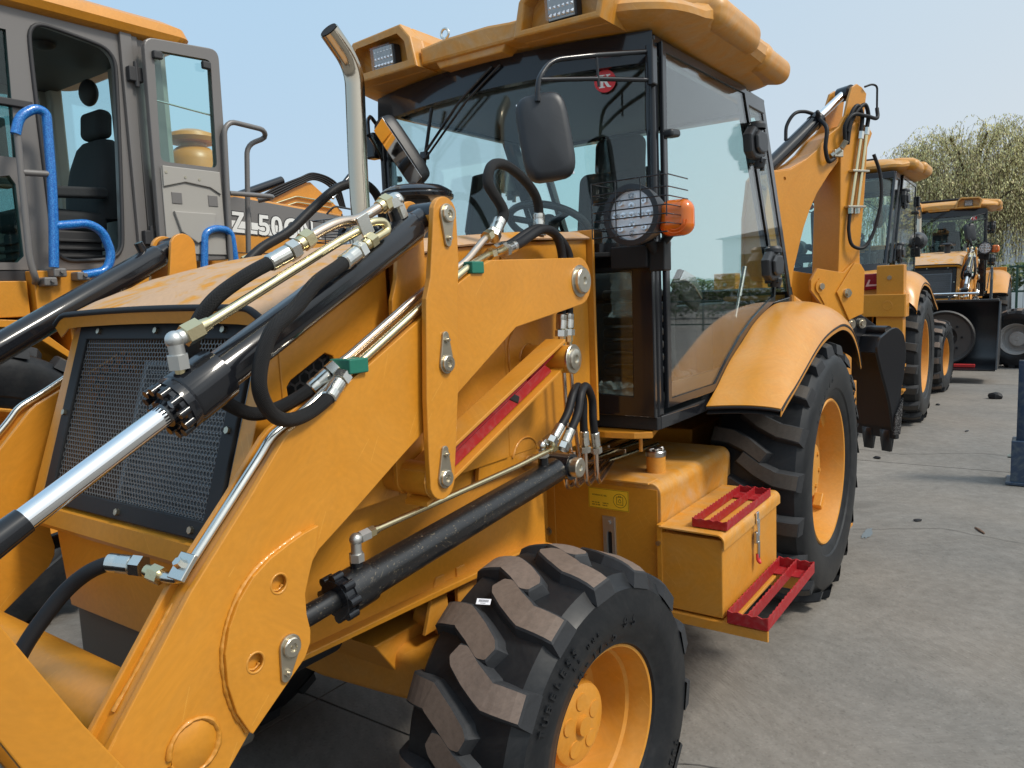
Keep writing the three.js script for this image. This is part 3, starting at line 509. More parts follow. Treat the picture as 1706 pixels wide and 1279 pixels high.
    mesh('tower_plate', plate([[2.36, 1.12], [2.30, 1.45], [2.10, 1.70], [2.03, 1.80], ...arcP(1.953, 1.746, .07, 60, 130, 6), [1.70, 1.81], [1.62, 1.78], [1.60, 1.12]], X(.455), X(.472), .003), M.yellow, tw);
    mesh('tower_plate', plate([[2.2, 1.12], [2.16, 1.5], [2.0, 1.79], [1.9, 1.79], [1.75, 1.5], [1.74, 1.12]], X(.40), X(.414), .003), M.yellow, tw);
    mesh('pivot_pin', [cyl([X(.40), 1.746, 1.953], [X(.645), 1.746, 1.953], .036, .036, 28), turned([X(.630), 1.746, 1.953], [X(1.63), 1.746, 1.953], [[0, .055], [.005, .055], [.007, .050], [.007, .044], [.020, .044], [.024, .040], [.024, .014], [.018, .011], [.018, 0]], 32)], M.nickelDull, tw);
    bead(Array.from({ length: 27 }, (_, i) => { const t = rad(20 + i * 8); return [X(.474), 1.13 + .085 * Math.sin(t), 2.09 + .085 * Math.cos(t)]; }), .006, tw);
    bead(Array.from({ length: 13 }, (_, i) => { const t = rad(60 + i * 9); return [X(.474), 1.10 + .045 * Math.sin(t), 2.07 + .045 * Math.cos(t)]; }), .005, tw);
    bead([[1.60, 2.13], [1.55, 2.165], [1.50, 2.17], [1.44, 2.165]].map(([y, z]) => [X(.475), y, z]), .005, tw);
    // tilt (dump) ram
    const dr = grp('tilt_cylinder', B), d0 = V(X(.594), 1.924, 2.684), d1 = V(X(.597), 1.302, 3.862), dd = d1.clone().sub(d0).normalize();
    const at = (t, o = [0, 0, 0]) => d0.clone().addScaledVector(dd, t).add(V(...o));
    mesh('barrel', turned(at(.052), at(.9), [[0, 0], [0, .028], [.012, .040], [.02, .0425], [.685, .0425], [.688, .045], [.69, .045], [.692, .056], [.78, .056], [.783, .054], [.786, .056], [.803, .056], [.804, .024], [.804, 0]], 40), M.black, dr);
    mesh('end_eye', [cyl([X(.553), 1.924, 2.684], [X(.640), 1.924, 2.684], .036, .036, 28), cyl(at(.0), at(.07), .03, .036, 20)], M.black, dr);
    const gb = []; for (let i = 0; i < 12; i++) { const q = V(0, .041, 0), side = V(1, 0, 0), up = dd.clone().cross(side).normalize(), t = i / 12 * 6.283; const c = at(.856).addScaledVector(side, .049 * Math.cos(t)).addScaledVector(up, .049 * Math.sin(t)); gb.push(cyl(c, c.clone().addScaledVector(dd, .022), .0085, .0085, 8)); }
    mesh('gland', [turned(at(.854), at(1.9), [[0, .052], [.012, .052], [.012, .036], [.016, .030], [.026, .028], [.026, 0]], 36), ...gb], M.black, dr);
    mesh('rod', cyl(at(.85), at(1.17), .0212, .0212, 36), M.chrome, dr); mesh('rod_end', [cyl(at(1.168), at(1.30), .0235, .028, 28), cyl([X(.553), 1.302, 3.862], [X(.640), 1.302, 3.862], .036, .036, 28)], M.black, dr);
    const nG = at(.815).add(V(0, .043, .022));
    mesh('port', cyl(at(.815), nG, .017, .017, 18), M.black, dr); mesh('port', cyl(at(.11), at(.11).add(V(X(0), .065, .03)), .016, .015, 18), M.black, dr);
    if (s > 0) {
    // plumbing along the tilt ram
    pipeRun(B, s, [[.598, 1.925, 2.79], [.600, 1.962, 2.805], [.60, 1.943, 2.848], [.60, 1.900, 2.936], [.60, 1.893, 2.999], [.60, 1.865, 3.067], [.60, 1.815, 3.158]], .0125, M.zincPink, .03, [[2, -.02], [5, .02]]);
    mesh('elbow_fitting', [hex([X(.598), 1.915, 2.785], [X(.598), 1.945, 2.80], .02), hex([X(.60), 1.955, 2.80], [X(.60), 1.944, 2.835], .022), new THREE.SphereGeometry(.021, 16, 12).translate(X(.60), 1.956, 2.803)], M.nickel, B);
    hoseRun(B, s, [[.600, 1.815, 3.158], [.590, 1.767, 3.261], [.570, 1.718, 3.326], [.545, 1.664, 3.352], [.525, 1.608, 3.348], [.510, 1.544, 3.313], [.505, 1.499, 3.260], [.515, 1.471, 3.206], [.54, 1.480, 3.154], [.57, 1.516, 3.084], [.585, 1.540, 3.055]], .0155, 1, 1);
    pipeRun(B, s, [[.608, 1.582, 3.427], [.61, 1.652, 3.434], [.610, 1.671, 3.378], [.620, 1.845, 3.023], [.625, 1.872, 2.963], [.630, 1.895, 2.925], [.632, 1.897, 2.88], [.634, 1.876, 2.872], [.640, 1.848, 2.939], [.648, 1.819, 2.998]], .0105, M.zinc, .022, [[8, -.012]]);
    mesh('elbow_fitting', [hex([X(.608), 1.5970, 3.4290], [X(.609), 1.6240, 3.4320], .021), cyl([X(.608), 1.6120, 3.4290], [X(.609), 1.6520, 3.4350], .015, .015, 16), new THREE.SphereGeometry(.0175, 16, 12).translate(X(.609), 1.6520, 3.4350), cyl([X(.609), 1.6520, 3.4350], [X(.610), 1.6620, 3.4030], .015, .015, 16)], M.aluminium, B);
    mesh('swivel_nut', [hex([X(.6095), 1.6575, 3.4150], [X(.610), 1.6710, 3.3820], .022), cyl([X(.610), 1.6710, 3.3820], [X(.6105), 1.6790, 3.3610], .0155, .013, 16)], M.zinc, B);
    mesh('pipe_saddle', [rotXYZ(new RoundedBoxGeometry(.05, .006, .042, 2, .002), .45, 0, X(.02) * 6, X(.612), 1.905, 2.94), rotXYZ(new RoundedBoxGeometry(.006, .05, .04, 2, .002), .45, 0, 0, X(.636), 1.885, 2.95), hex(at(.27, [0, .085, .04]), at(.27, [0, .1, .045]), .01)], M.nickel, B);
    hoseRun(B, s, [[.650, 1.814, 3.005], [.660, 1.787, 3.063], [.670, 1.753, 3.136], [.680, 1.701, 3.205], [.690, 1.658, 3.275], [.690, 1.601, 3.306], [.685, 1.549, 3.312], [.670, 1.502, 3.285], [.655, 1.472, 3.240], [.645, 1.470, 3.175], [.635, 1.500, 3.093], [.628, 1.522, 3.062]], .0155, 1, 1);
    }
    mesh('pipe_block', box(X(.575), X(.645), 1.543, 1.578, 2.975, 3.035, .004).translate(0, 0, 0), M.green, B).rotation.set(0, 0, 0);
    mesh('pipe_block', box(X(.575), X(.640), 1.772, 1.806, 2.50, 2.555, .004), M.green, B);
    pipeRun(B, s, [[.588, 1.556, 3.045], [.597, 1.576, 3.0], [.60, 1.722, 2.733], [.60, 1.807, 2.533], [.582, 1.880, 2.41], [.572, 1.905, 2.345]], .0105, M.zincPink, .03, [[4, .0]]);
    pipeRun(B, s, [[.627, 1.530, 3.052], [.625, 1.556, 3.004], [.624, 1.700, 2.737], [.622, 1.795, 2.541], [.60, 1.825, 2.44], [.582, 1.849, 2.30]], .0105, M.zinc, .03, [[4, .02]]);
    pipeRun(B, s, [[.608, 1.70, 2.70], [.607, 1.548, 3.01], [.606, 1.466, 3.158], [.604, 1.432, 3.232], [.602, 1.398, 3.26], [.600, 1.210, 3.445], [.597, 1.192, 3.462], [.552, 1.188, 3.466], [.505, 1.198, 3.476]], .0105, M.nickel, .04, [[7, .01]]);
    mesh('pipe_saddle', [rotXYZ(new RoundedBoxGeometry(.048, .012, .055, 2, .003), .87, 0, 0, X(.593), 1.213, 3.452), hex([X(.59), 1.212, 3.45], [X(.59), 1.228, 3.462], .010)], M.nickel, B);
    hoseRun(B, s, [[.46, 1.206, 3.488], [.43, 1.209, 3.502], [.40, 1.198, 3.530], [.372, 1.169, 3.564], [.36, 1.129, 3.603], [.355, 1.068, 3.655], [.36, .99, 3.70]], .0155, 1, 0, M.hosePlain);
    // lift ram
    const lr = grp('lift_cylinder', B), l0 = V(X(.59), 1.115, 2.04), l1 = V(X(.588), .992, 3.262), ld = l1.clone().sub(l0).normalize(), lt = (t, o = [0, 0, 0]) => l0.clone().addScaledVector(ld, t).add(V(...o));
    mesh('barrel', turned(lt(.04), lt(1.5), [[0, 0], [0, .034], [.01, .044], [.9, .0455], [.902, .047], [.903, .053], [.978, .053], [.980, .026], [.98, 0]], 40), M.scuffed, lr);
    const lb = []; for (let i = 0; i < 8; i++) { const side = V(1, 0, 0), up = ld.clone().cross(side).normalize(), t = i / 8 * 6.283; const c = lt(1.015).addScaledVector(side, .05 * Math.cos(t)).addScaledVector(up, .05 * Math.sin(t)); lb.push(cyl(c, c.clone().addScaledVector(ld, .03), .012, .012, 8)); }
    mesh('gland', [turned(lt(1.018), lt(2), [[0, .049], [.025, .049], [.028, .046], [.028, 0]], 30), ...lb], M.black, lr);
    mesh('rod', cyl(lt(1.02), lt(1.19), .025, .025, 28), M.scuffed, lr); mesh('rod_eye', cyl([X(.565), .992, 3.262], [X(.612), .992, 3.262], .042, .042, 26), M.black, lr);
    mesh('rear_eye', [cyl([X(.55), 1.115, 2.04], [X(.632), 1.115, 2.04], .045, .045, 28)], M.black, lr);
    mesh('rear_pin', [turned([X(.43), 1.115, 2.04], [X(1.43), 1.115, 2.04], [[0, .03], [.207, .03], [.208, .034], [.232, .034], [.235, .03], [.235, .012], [.23, .010], [.23, 0]], 28)], M.nickelDull, lr);
    mesh('port', cyl(lt(.97), lt(.97, [0, .075, .0]), .016, .016, 16), M.black, lr); mesh('port', cyl(lt(.12), lt(.12, [X(.0), .08, 0]), .018, .018, 16), M.black, lr);
    pipeRun(B, s, [[.597, 1.095, 3.010], [.60, 1.140, 3.012], [.60, 1.143, 2.98], [.62, 1.182, 2.348], [.63, 1.203, 2.145]], .0085, M.zinc, .02, [[2, .0], [4, .0]]);
    mesh('elbow_fitting', [hex([X(.597), 1.085, 3.010], [X(.598), 1.105, 3.011], .019), cyl([X(.598), 1.10, 3.011], [X(.60), 1.140, 3.012], .013, .013, 16), new THREE.SphereGeometry(.016, 14, 10).translate(X(.60), 1.140, 3.012), hex([X(.60), 1.1405, 3.0], [X(.601), 1.1425, 2.972], .016)], M.aluminium, B);
    mesh('elbow_fitting', [hex([X(.60), 1.175, 2.175], [X(.60), 1.20, 2.178], .021), new THREE.SphereGeometry(.018, 14, 10).translate(X(.60), 1.213, 2.178), hex([X(.605), 1.218, 2.165], [X(.622), 1.235, 2.145], .019)], M.nickel, B);
    hoseRun(B, s, [[.635, 1.243, 2.150], [.64, 1.304, 2.077], [.63, 1.366, 2.016], [.61, 1.380, 1.945], [.595, 1.325, 1.890], [.59, 1.249, 1.884], [.59, 1.165, 1.880]], .0145, 1, 1, M.hosePlain);
    hoseRun(B, s, [[.655, 1.222, 2.115], [.66, 1.300, 2.044], [.65, 1.365, 1.998], [.63, 1.380, 1.929], [.612, 1.322, 1.856], [.61, 1.245, 1.849], [.61, 1.155, 1.835]], .0145, 1, 1, M.hosePlain);
    mesh('valve_bracket', [rotXYZ(new RoundedBoxGeometry(.03, .05, .025, 2, .005), 0, 0, 0, X(.475), 1.215, 2.60), cyl([X(.48), 1.20, 2.60], [X(.48), 1.15, 2.60], .007)], M.blackMatt, B);
    if (s > 0) {
      hoseRun(B, 1, [[.572, 1.905, 2.345], [.562, 1.962, 2.285], [.552, 2.045, 2.344], [.54, 2.096, 2.314], [.52, 2.120, 2.219], [.50, 2.089, 2.073], [.48, 2.037, 1.969], [.47, 1.99, 1.941], [.47, 1.945, 1.944]], .0165, 1, 1);
      for (const k of [0, 1]) {
        hoseRun(B, 1, [[.582 - k * .035, 1.849, 2.30], [.570 - k * .035, 1.870, 2.215], [.56 - k * .02, 1.921 + k * .004, 2.059], [.55 - k * .01, 1.906, 1.964 - k * .02], [.548, 1.845, 1.925 - k * .045], [.548, 1.70, 1.935 - k * .05], [.548, 1.59, 1.945 - k * .05]], .0155, 1, 1, M.hosePlain);
        pipeRun(B, 1, [[.548, 1.56, 1.945 - k * .05], [.548, 1.25, 1.93 - k * .05], [.548, 1.10, 1.90 - k * .05], [.50, 1.055, 1.80 - k * .05], [.42, 1.0, 1.45]], .0075, M.zincPink, .05, [[0, .0]]);
      }
      for (const [x, z] of [[.59, 1.88], [.61, 1.835], [.565, 1.92], [.55, 1.96]]) pipeRun(B, 1, [[x, 1.14, z], [x - .002, 1.035, z - .005], [x - .03, .99, z - .07], [x - .2, .965, 1.33]], .009, M.zincPink, .035);
    }
  }
  mesh('cross_tube', cyl([-.545, .862, 3.50], [.545, .862, 3.50], .086, .086, 48), M.yellow, B);
  mesh('paper_label', new THREE.PlaneGeometry(.04, .018).applyMatrix4(new THREE.Matrix4().makeRotationFromEuler(new THREE.Euler(-1.0, .2, .3)).setPosition(.73, .893, 2.692)), new THREE.MeshPhysicalMaterial({ roughness: .6, map: canvasTex(128, 58, (c, w, h) => { c.fillStyle = '#e8e8ee'; c.fillRect(0, 0, w, h); c.fillStyle = '#33353d'; for (let i = 0; i < 22; i++) c.fillRect(20 + i * 4, 10, i % 3 ? 2 : 3, 24); c.font = 'bold 15px sans-serif'; c.fillText('13946A', 34, 50); }) }), B, null, true);
}
// ---------------------------------------------------------------- cab
function buildCab(B) {
  const cab = grp('cab', B), bow = (x, w = .69, d = .12) => d * (1 - (x / w) ** 2);
  const curved = (x0, x1, ys, z0, d, t, n = 24) => sheet(ys.map(([y, dz]) => Array.from({ length: n + 1 }, (_, i) => { const x = lerp(x0, x1, i / n); return [x, y, z0 + dz + bow(x, .69, d)]; })).reverse(), t);
  mesh('windscreen', curved(-.668, .668, [[1.885, .0], [2.2, .0], [2.565, -.012]], 1.475, .12, .005), M.glass, cab);
  mesh('windscreen_seal', curved(-.70, .70, [[1.855, .012], [1.893, .012]], 1.472, .12, .02), M.black, cab); mesh('screen_header', curved(-.70, .70, [[2.545, 0], [2.66, -.01]], 1.478, .12, .03), M.black, cab);
  mesh('cowl', [box(-.69, .69, 1.78, 1.862, 1.42, 1.50, .01), plateY([[-.66, 1.46], [.66, 1.46], [.5, 1.60], [-.5, 1.60]], 1.84, 1.858, .004)], M.blackMatt, cab);
  for (const s of [1, -1]) {
    mesh('front_pillar', [plate([[1.435, 1.205], [1.485, 1.205], [1.485, 2.64], [1.435, 2.64]], s * .672, s * .705, .008)], M.black, cab);
    mesh('pillar_trim', tube([[s * .702, 1.9, 1.488], [s * .704, 2.2, 1.489], [s * .702, 2.60, 1.487]], .012, { rad: 10 }), M.black, cab, null, true);
    mesh('lower_front_frame', plateZ([[.345, 1.205], [.70, 1.205], [.70, 1.86], [.345, 1.86]].map(([x, y]) => [s * x, y]), 1.488, 1.512, .004, [[[.40, 1.295], [.605, 1.285], [.612, 1.80], [.40, 1.80]].map(([x, y]) => [s * x, y])]), M.black, cab);
    mesh('lower_front_window', box(s * .395, s * .617, 1.28, 1.81, 1.494, 1.499, .001), M.glass, cab);
    mesh('lamp_bracket', [box(s * .545, s * .70, 1.79, 1.875, 1.512, 1.56, .006), box(s * .70, s * .765, 1.775, 1.885, 1.48, 1.545, .006)], M.blackMatt, cab);
    // door
    const dr = [[1.432, 1.235], [1.432, 2.635], [.455, 2.655], [-.045, 1.705], [-.02, 1.612], [.16, 1.565], [.36, 1.505], [.55, 1.43], [.74, 1.33], [.90, 1.235]];
    const dh = inset(dr, .03), door = grp('cab_door', B);
    mesh('door_frame', plate(dr, s * .704, s * .722, .004, [dh]), M.black, door);
    mesh('door_glass', plate(inset(dr, .022), s * .7115, s * .7155, .0), M.glassDoor, door);
    mesh('door_tray', [plate([[1.40, 1.262], [1.40, 1.33], [.78, 1.33], [.875, 1.262]], s * .690, s * .708, .003)], M.blackMatt, door);
    mesh('door_bar', pipe([[s * .69, 1.73, 1.24], [s * .66, 1.62, 1.25], [s * .66, 1.42, 1.255], [s * .66, 1.34, 1.20], [s * .66, 1.325, 1.06]], .017, .08), M.blackMatt, door, null, true);
    mesh('bar_grip', [cyl([s * .66, 1.327, 1.09], [s * .66, 1.322, 1.03], .024, .024, 16)], M.blackMatt, door);
    mesh('door_latch', [plate([[1.30, 1.72], [1.22, 1.785], [1.08, 1.755], [1.0, 1.66], [1.05, 1.60], [1.20, 1.66]], s * .675, s * .70, .008)], M.blackMatt, door);
    mesh('latch_handle', [plate([[1.27, 1.735], [1.215, 1.78], [1.09, 1.752], [1.005, 1.668], [1.02, 1.655], [1.11, 1.715], [1.215, 1.742]], s * .698, s * .708, .003)], M.chrome, door);
    for (const [z, y] of [[.40, 2.40], [.125, 1.81]]) { // moulded hinge covers
      const h = grp('hinge_cover', B), hs = [[.11, -.06], [.125, .02], [.06, .065], [-.07, .065], [-.11, .02], [-.10, -.06], [-.04, -.085], [.06, -.085]].map(([a, b]) => [z + a, y + b]);
      mesh('hinge_shell', plate(hs, s * .722, s * .77, .012), M.plastic, h); mesh('hinge_cap', plate(hs.map(([a, b]) => [z + (a - z) * .72, y + (b - y) * .7]), s * .77, s * .79, .010), M.plastic, h);
      mesh('hinge_knob', turned([s * .75, y + .06, z - .01], [s * .75, y + 1, z - .01], [[0, .045], [.02, .045], [.034, .034], [.036, 0]], 20), M.plastic, h); mesh('hinge_foot', cyl([s * .75, y - .12, z - .05], [s * .75, y - .08, z - .05], .025, .035, 16), M.plastic, h);
      mesh('hinge_arm', [box(s * .70, s * .775, y - .10, y - .07, z - .09, z - .02, .006), cyl([s * .755, y - .13, z - .085], [s * .755, y - .03, z - .085], .012)], M.black, h);
    }
    mesh('door_catch', [rotXYZ(new RoundedBoxGeometry(.05, .03, .085, 3, .012), .1, 0, 0, s * .733, 2.30, 1.39)], M.plastic, door);
    mesh('gas_strut', [cyl([s * .66, 1.52, .47], [s * .66, 1.80, .30], .007), cyl([s * .66, 1.65, .39], [s * .66, 1.80, .30], .011)], M.steel, door);
    mesh('rear_pillar', [plate([[.47, 2.645], [.39, 2.645], [-.13, 1.69], [-.055, 1.69]], s * .668, s * .703, .008)], M.black, cab);
    mesh('quarter_glass', plate([[.38, 2.62], [.13, 2.62], [-.40, 1.66], [-.13, 1.66]], s * .690, s * .695, 0), M.glass, cab);
    mesh('corner_post', [plate([[.16, 2.645], [.09, 2.645], [-.45, 1.62], [-.38, 1.62]], s * .672, s * .70, .008)], M.black, cab);
    mesh('cab_side', plate([[1.46, 1.205], [1.0, 1.195], [.90, 1.23], [.74, 1.325], [.36, 1.50], [-.02, 1.605], [-.44, 1.63], [-.44, 1.15], [1.46, 1.15]], s * .672, s * .702, .004), M.black, cab);
    // fender over the rear wheel
    const inn = [[1.03, 1.18], [.90, 1.245], [.73, 1.345], [.53, 1.432], [.36, 1.505], [.15, 1.565], [-.05, 1.595], [-.3, 1.588], [-.5, 1.545], [-.65, 1.46], [-.76, 1.33]];
    const out = [[.955, 1.172], [.86, 1.208], [.72, 1.255], [.57, 1.31], [.40, 1.372], [.22, 1.425], [-.03, 1.462], [-.27, 1.468], [-.50, 1.41], [-.66, 1.30], [-.74, 1.2]];
    const ci = new THREE.CatmullRomCurve3(inn.map(([z, y]) => V(0, y, z))), co = new THREE.CatmullRomCurve3(out.map(([z, y]) => V(0, y, z)));
    const fr = (a, b) => Array.from({ length: 41 }, (_, i) => { const p = ci.getPoint(i / 40), q = co.getPoint(i / 40); return Array.from({ length: 15 }, (_, j) => { const u = j / 14; const k = Math.pow(u, 2.6); return [s * (.724 + .30 * (1 - Math.pow(1 - u, 1.25))), lerp(p.y, q.y, k) + .008 * Math.sin(u * Math.PI), lerp(p.z, q.z, u)]; }); });
    const G0 = fr(); let G = s > 0 ? G0.map(r => r.slice().reverse()) : G0;
    const fd = grp('rear_fender', B);
    mesh('fender_skin', sheet(G, .006), M.yellowFender, fd);
    mesh('fender_lip', [sheet((s > 0 ? x => x : x => x.reverse())([G0.map(r => r[14]), G0.map(r => [r[14][0] - s * .002, r[14][1] - .03, r[14][2]])]), .004)], M.yellow, fd);
    mesh('fender_edge', tube([...G0[0].slice(0), ...G0.map(r => r[14]).slice(1)].map(([x, y, z]) => [x, y - .006, z]), .007, { seg: 120, rad: 8 }), M.hosePlain, fd, null, true);
    mesh('fender_shade_sheet', sheet((s > 0 ? x => x : x => x.map(r => r.slice().reverse()))(G0.map(r => r.filter((_, j) => j % 2 === 0).map(([x, y, z]) => [x, y - .03, z]))), .004), M.blackMatt, fd);  // black sheet under the skin, shade of the wheel arch put into its colour
    // tail lamp and stabiliser at the back
    const tl = grp('tail_lamp', B);
    mesh('lens', plateZ([[.50, 1.415], [.73, 1.43], [.72, 1.585], [.56, 1.58], [.52, 1.54]].map(([x, y]) => [s * x, y]), -.782, -.752, .008), M.redLens, tl);
    mesh('clear_strip', plateZ([[.57, 1.455], [.68, 1.46], [.675, 1.475], [.60, 1.475], [.615, 1.52], [.60, 1.525]].map(([x, y]) => [s * x, y]), -.786, -.781, .002), M.redPale, tl);
    const sb = grp('stabiliser', B);
    mesh('outer_leg', [box(s * .695, s * .935, .62, 1.655, -.93, -.77, .008)], M.yellow, sb);
    mesh('slide_bracket', [plateZ([[.30, 1.17], [.955, 1.155], [.955, 1.375], [.30, 1.385]].map(([x, y]) => [s * x, y]), -.965, -.925, .008, [[[.38, 1.265], [.60, 1.255], [.60, 1.285], [.38, 1.295]].map(([x, y]) => [s * x, y])]), box(s * .935, s * .96, 1.155, 1.375, -.96, -.75, .006)], M.yellow, sb);
    mesh('bracket_boss', turned([s * .80, 1.27, -.964], [s * .80, 1.27, -2], [[0, .047], [.004, .047], [.005, .043], [.005, .038], [.002, .036], [.002, 0]], 28), M.yellow, sb);
    mesh('inner_leg', [box(s * .712, s * .918, .46, .64, -.91, -.79, .008), box(s * .705, s * .945, .66, .69, -.937, -.765, .005)], M.yellow, sb);
    mesh('foot_eye', turned([s * .79, .60, -.91], [s * .79, .60, -2], [[0, .05], [.012, .048], [.014, .03], [.012, .028], [.012, 0]], 24), M.yellow, sb);
    mesh('foot_pad', [plateY([[.67, -.94], [.95, -.94], [.95, -.80], [.67, -.76]].map(([x, z]) => [s * x, z]), .425, .447, .004), box(s * .70, s * .93, .395, .426, -.92, -.78, .006)], M.yellow, sb);
    mesh('leg_bolt', hex([s * .81, 1.535, -.93], [s * .81, 1.535, -.945], .022), M.bolt, sb);
    mesh('body_corner', [plate([[-.42, 1.20], [-.42, 1.64], [-.60, 1.60], [-.75, 1.50], [-.752, 1.20]], s * .28, s * .72, .02)], M.yellowFender, cab);
  }
  mesh('rear_window', sheet([[1.66, -.42], [2.0, -.235], [2.3, -.07], [2.60, .11]].map(([y, z]) => Array.from({ length: 21 }, (_, i) => { const x = lerp(-.665, .665, i / 20); return [x, y, z - .10 * (1 - (x / .665) ** 4)]; })), .005), M.glassGreen, cab);
  mesh('rear_seal', [sheet([[1.60, -.46], [1.675, -.415]].map(([y, z]) => Array.from({ length: 21 }, (_, i) => { const x = lerp(-.69, .69, i / 20); return [x, y, z - .10 * (1 - (x / .69) ** 4)]; })), .02)], M.black, cab);
  mesh('rear_wall', box(-.67, .67, 1.15, 1.62, -.46, -.42, .01), M.blackMatt, cab);
  mesh('floor', [box(-.70, .70, 1.15, 1.205, -.44, 1.49, .006)], M.blackMatt, cab);
  mesh('floor_bracket', [plateY([[.38, 1.35], [.62, 1.3], [.68, 1.5], [.62, 1.54], [.5, 1.56], [.40, 1.55]], 1.12, 1.146, .003), cyl([.60, 1.05, 1.44], [.60, 1.125, 1.44], .008)], M.yellow, cab);
  mesh('headliner', box(-.68, .68, 2.60, 2.64, .15, 1.46, .01), M.blackMatt, cab);
  mesh('side_header', [box(.665, .703, 2.585, 2.66, .1, 1.46, .008), box(-.703, -.665, 2.585, 2.66, .1, 1.46, .008), box(-.69, .69, 2.585, 2.66, .06, .14, .008)], M.black, cab);
  mesh('wheel_well_box', [box(.46, .67, 1.205, 1.58, -.42, .55, .05), box(-.67, -.46, 1.205, 1.58, -.42, .55, .05)], M.blackMatt, cab);
  mesh('dashboard', [box(-.30, .30, 1.205, 1.86, 1.30, 1.45, .03), box(-.62, -.34, 1.205, 1.62, .1, .9, .04), box(.36, .58, 1.205, 1.62, .1, .8, .04)], M.blackMatt, cab);
  mesh('plastic_wrap', crumple(.49, .61, 1.60, 1.78, 1.462, .025), M.film, cab); mesh('floor_film', crumple(.40, .61, 1.24, 1.33, 1.42, .03), M.film, cab);
  mesh('console_bellows', Array.from({ length: 7 }, (_, i) => box(.38, .60, 1.34 + i * .055, 1.38 + i * .055, 1.18, 1.34, .015)), M.plastic, cab);
  const st = grp('operator_seat', B);
  mesh('seat_cushion', rotXYZ(new RoundedBoxGeometry(.50, .14, .50, 4, .05), -.08, 0, 0, 0, 1.72, .66), M.fabric, st);
  mesh('seat_back', [rotXYZ(new RoundedBoxGeometry(.48, .60, .13, 4, .055), -.16, 0, 0, 0, 2.06, .42)], M.fabric, st);
  mesh('headrest', rotXYZ(new RoundedBoxGeometry(.29, .22, .11, 4, .05), -.12, 0, 0, 0, 2.43, .37), M.fabric, st);
  mesh('armrest', [rotXYZ(new RoundedBoxGeometry(.07, .06, .32, 3, .02), .1, 0, 0, .29, 1.93, .60), rotXYZ(new RoundedBoxGeometry(.07, .06, .32, 3, .02), .1, 0, 0, -.29, 1.93, .60)], M.plastic, st);
  mesh('seat_base', box(-.2, .2, 1.205, 1.66, .45, .85, .03), M.blackMatt, st);
  const sw = grp('steering_wheel', B), tilt = new THREE.Matrix4().makeRotationX(Math.PI / 2 - .45).setPosition(0, 2.03, 1.13);
  mesh('wheel_rim', new THREE.TorusGeometry(.19, .017, 12, 48).applyMatrix4(tilt), M.plastic, sw);
  mesh('wheel_spoke', [0, 2.1, -2.1].map(a => box(-.016, .016, 0, .185, -.01, .01, .004).rotateZ(Math.PI + a).applyMatrix4(tilt)), M.plastic, sw);
  mesh('steering_column', [cyl([0, 2.03, 1.13], [0, 1.5, 1.37], .045, .06, 18), new THREE.SphereGeometry(.05, 16, 12).applyMatrix4(tilt)], M.plastic, sw);
  mesh('control_lever', [cyl([.30, 1.7, .85], [.31, 2.0, .92], .010), new THREE.SphereGeometry(.028, 14, 10).translate(.312, 2.02, .925), cyl([-.30, 1.7, .85], [-.31, 2.0, .92], .010), new THREE.SphereGeometry(.028, 14, 10).translate(-.312, 2.02, .925)], M.plastic, B);
  mesh('side_console', [plate([[.75, 1.62], [.95, 2.06], [.86, 2.36], [.70, 2.40], [.62, 2.30], [.60, 1.62]], -.66, -.62, .02)], M.blackMatt, cab);
  // round sticker with its letter on the screen
  const dec = grp('screen_sticker', B); const kz = 1.478 + bow(.53) + .003;
  const rotK = Math.atan2(2 * .12 * .53 / .69 ** 2, 1), place = g => rotXYZ(g, 0, rotK, 0, .53, 2.505, kz + .004);
  mesh('disc', place(new THREE.CylinderGeometry(.042, .042, .001, 40).rotateX(Math.PI / 2)), M.stickerRed, dec);
  { const k = new TextGeometry('K', { font: fontSerif, size: .048, depth: .0006, curveSegments: 4 }); k.computeBoundingBox(); k.translate(-(k.boundingBox.max.x + k.boundingBox.min.x) / 2, -.024, .0009); mesh('letter', place(k), M.white, dec); }
  // wipers
  const wp = grp('wiper', B), wz = x => 1.492 + bow(x);
  mesh('wiper_arm', [pipe([[.07, 2.63, wz(.07) + .02], [-.10, 2.525, wz(-.10) + .025], [-.34, 2.345, wz(-.34) + .02]], .006, .03), pipe([[.11, 2.63, wz(.11) + .02], [-.07, 2.515, wz(-.07) + .025], [-.325, 2.33, wz(-.325) + .02]], .005, .03), pipe([[-.28, 2.53, wz(-.28) + .015], [-.345, 2.32, wz(-.345) + .015], [-.40, 2.10, wz(-.40) + .012]], .008, .02), box(-.36, -.325, 2.32, 2.355, wz(-.34), wz(-.34) + .03, .006)], M.black, wp);
  mesh('lower_wiper', [pipe([[-.25, 1.90, wz(-.2) + .04], [-.05, 1.95, wz(0) + .03], [.05, 1.99, wz(.05) + .03]], .007, .03)], M.black, wp);
  // roof
  const rf = grp('cab_roof', B);
  const ring = (y, k, dz = 0, f = () => 0) => { const out = []; for (let i = 0; i < 96; i++) { const t = i / 96 * 2 * Math.PI, c = Math.cos(t), s2 = Math.sin(t), e = 2 / 5.2; let x = .882 * Math.sign(c) * Math.pow(Math.abs(c), e), z = .775 * Math.sign(s2) * Math.pow(Math.abs(s2), e); const sc = 1 - .02 * Math.abs(z); out.push([x * sc * k, y + f(x, z), .885 + z * (k + dz)]); } return out; };
  const wave = a => (x, z) => sst(Math.abs(x), .5, .8) * a * (Math.pow(Math.abs(Math.sin((z - .47) * Math.PI / .58)), .7) * sst(-z, -.5, -.42) - .25);
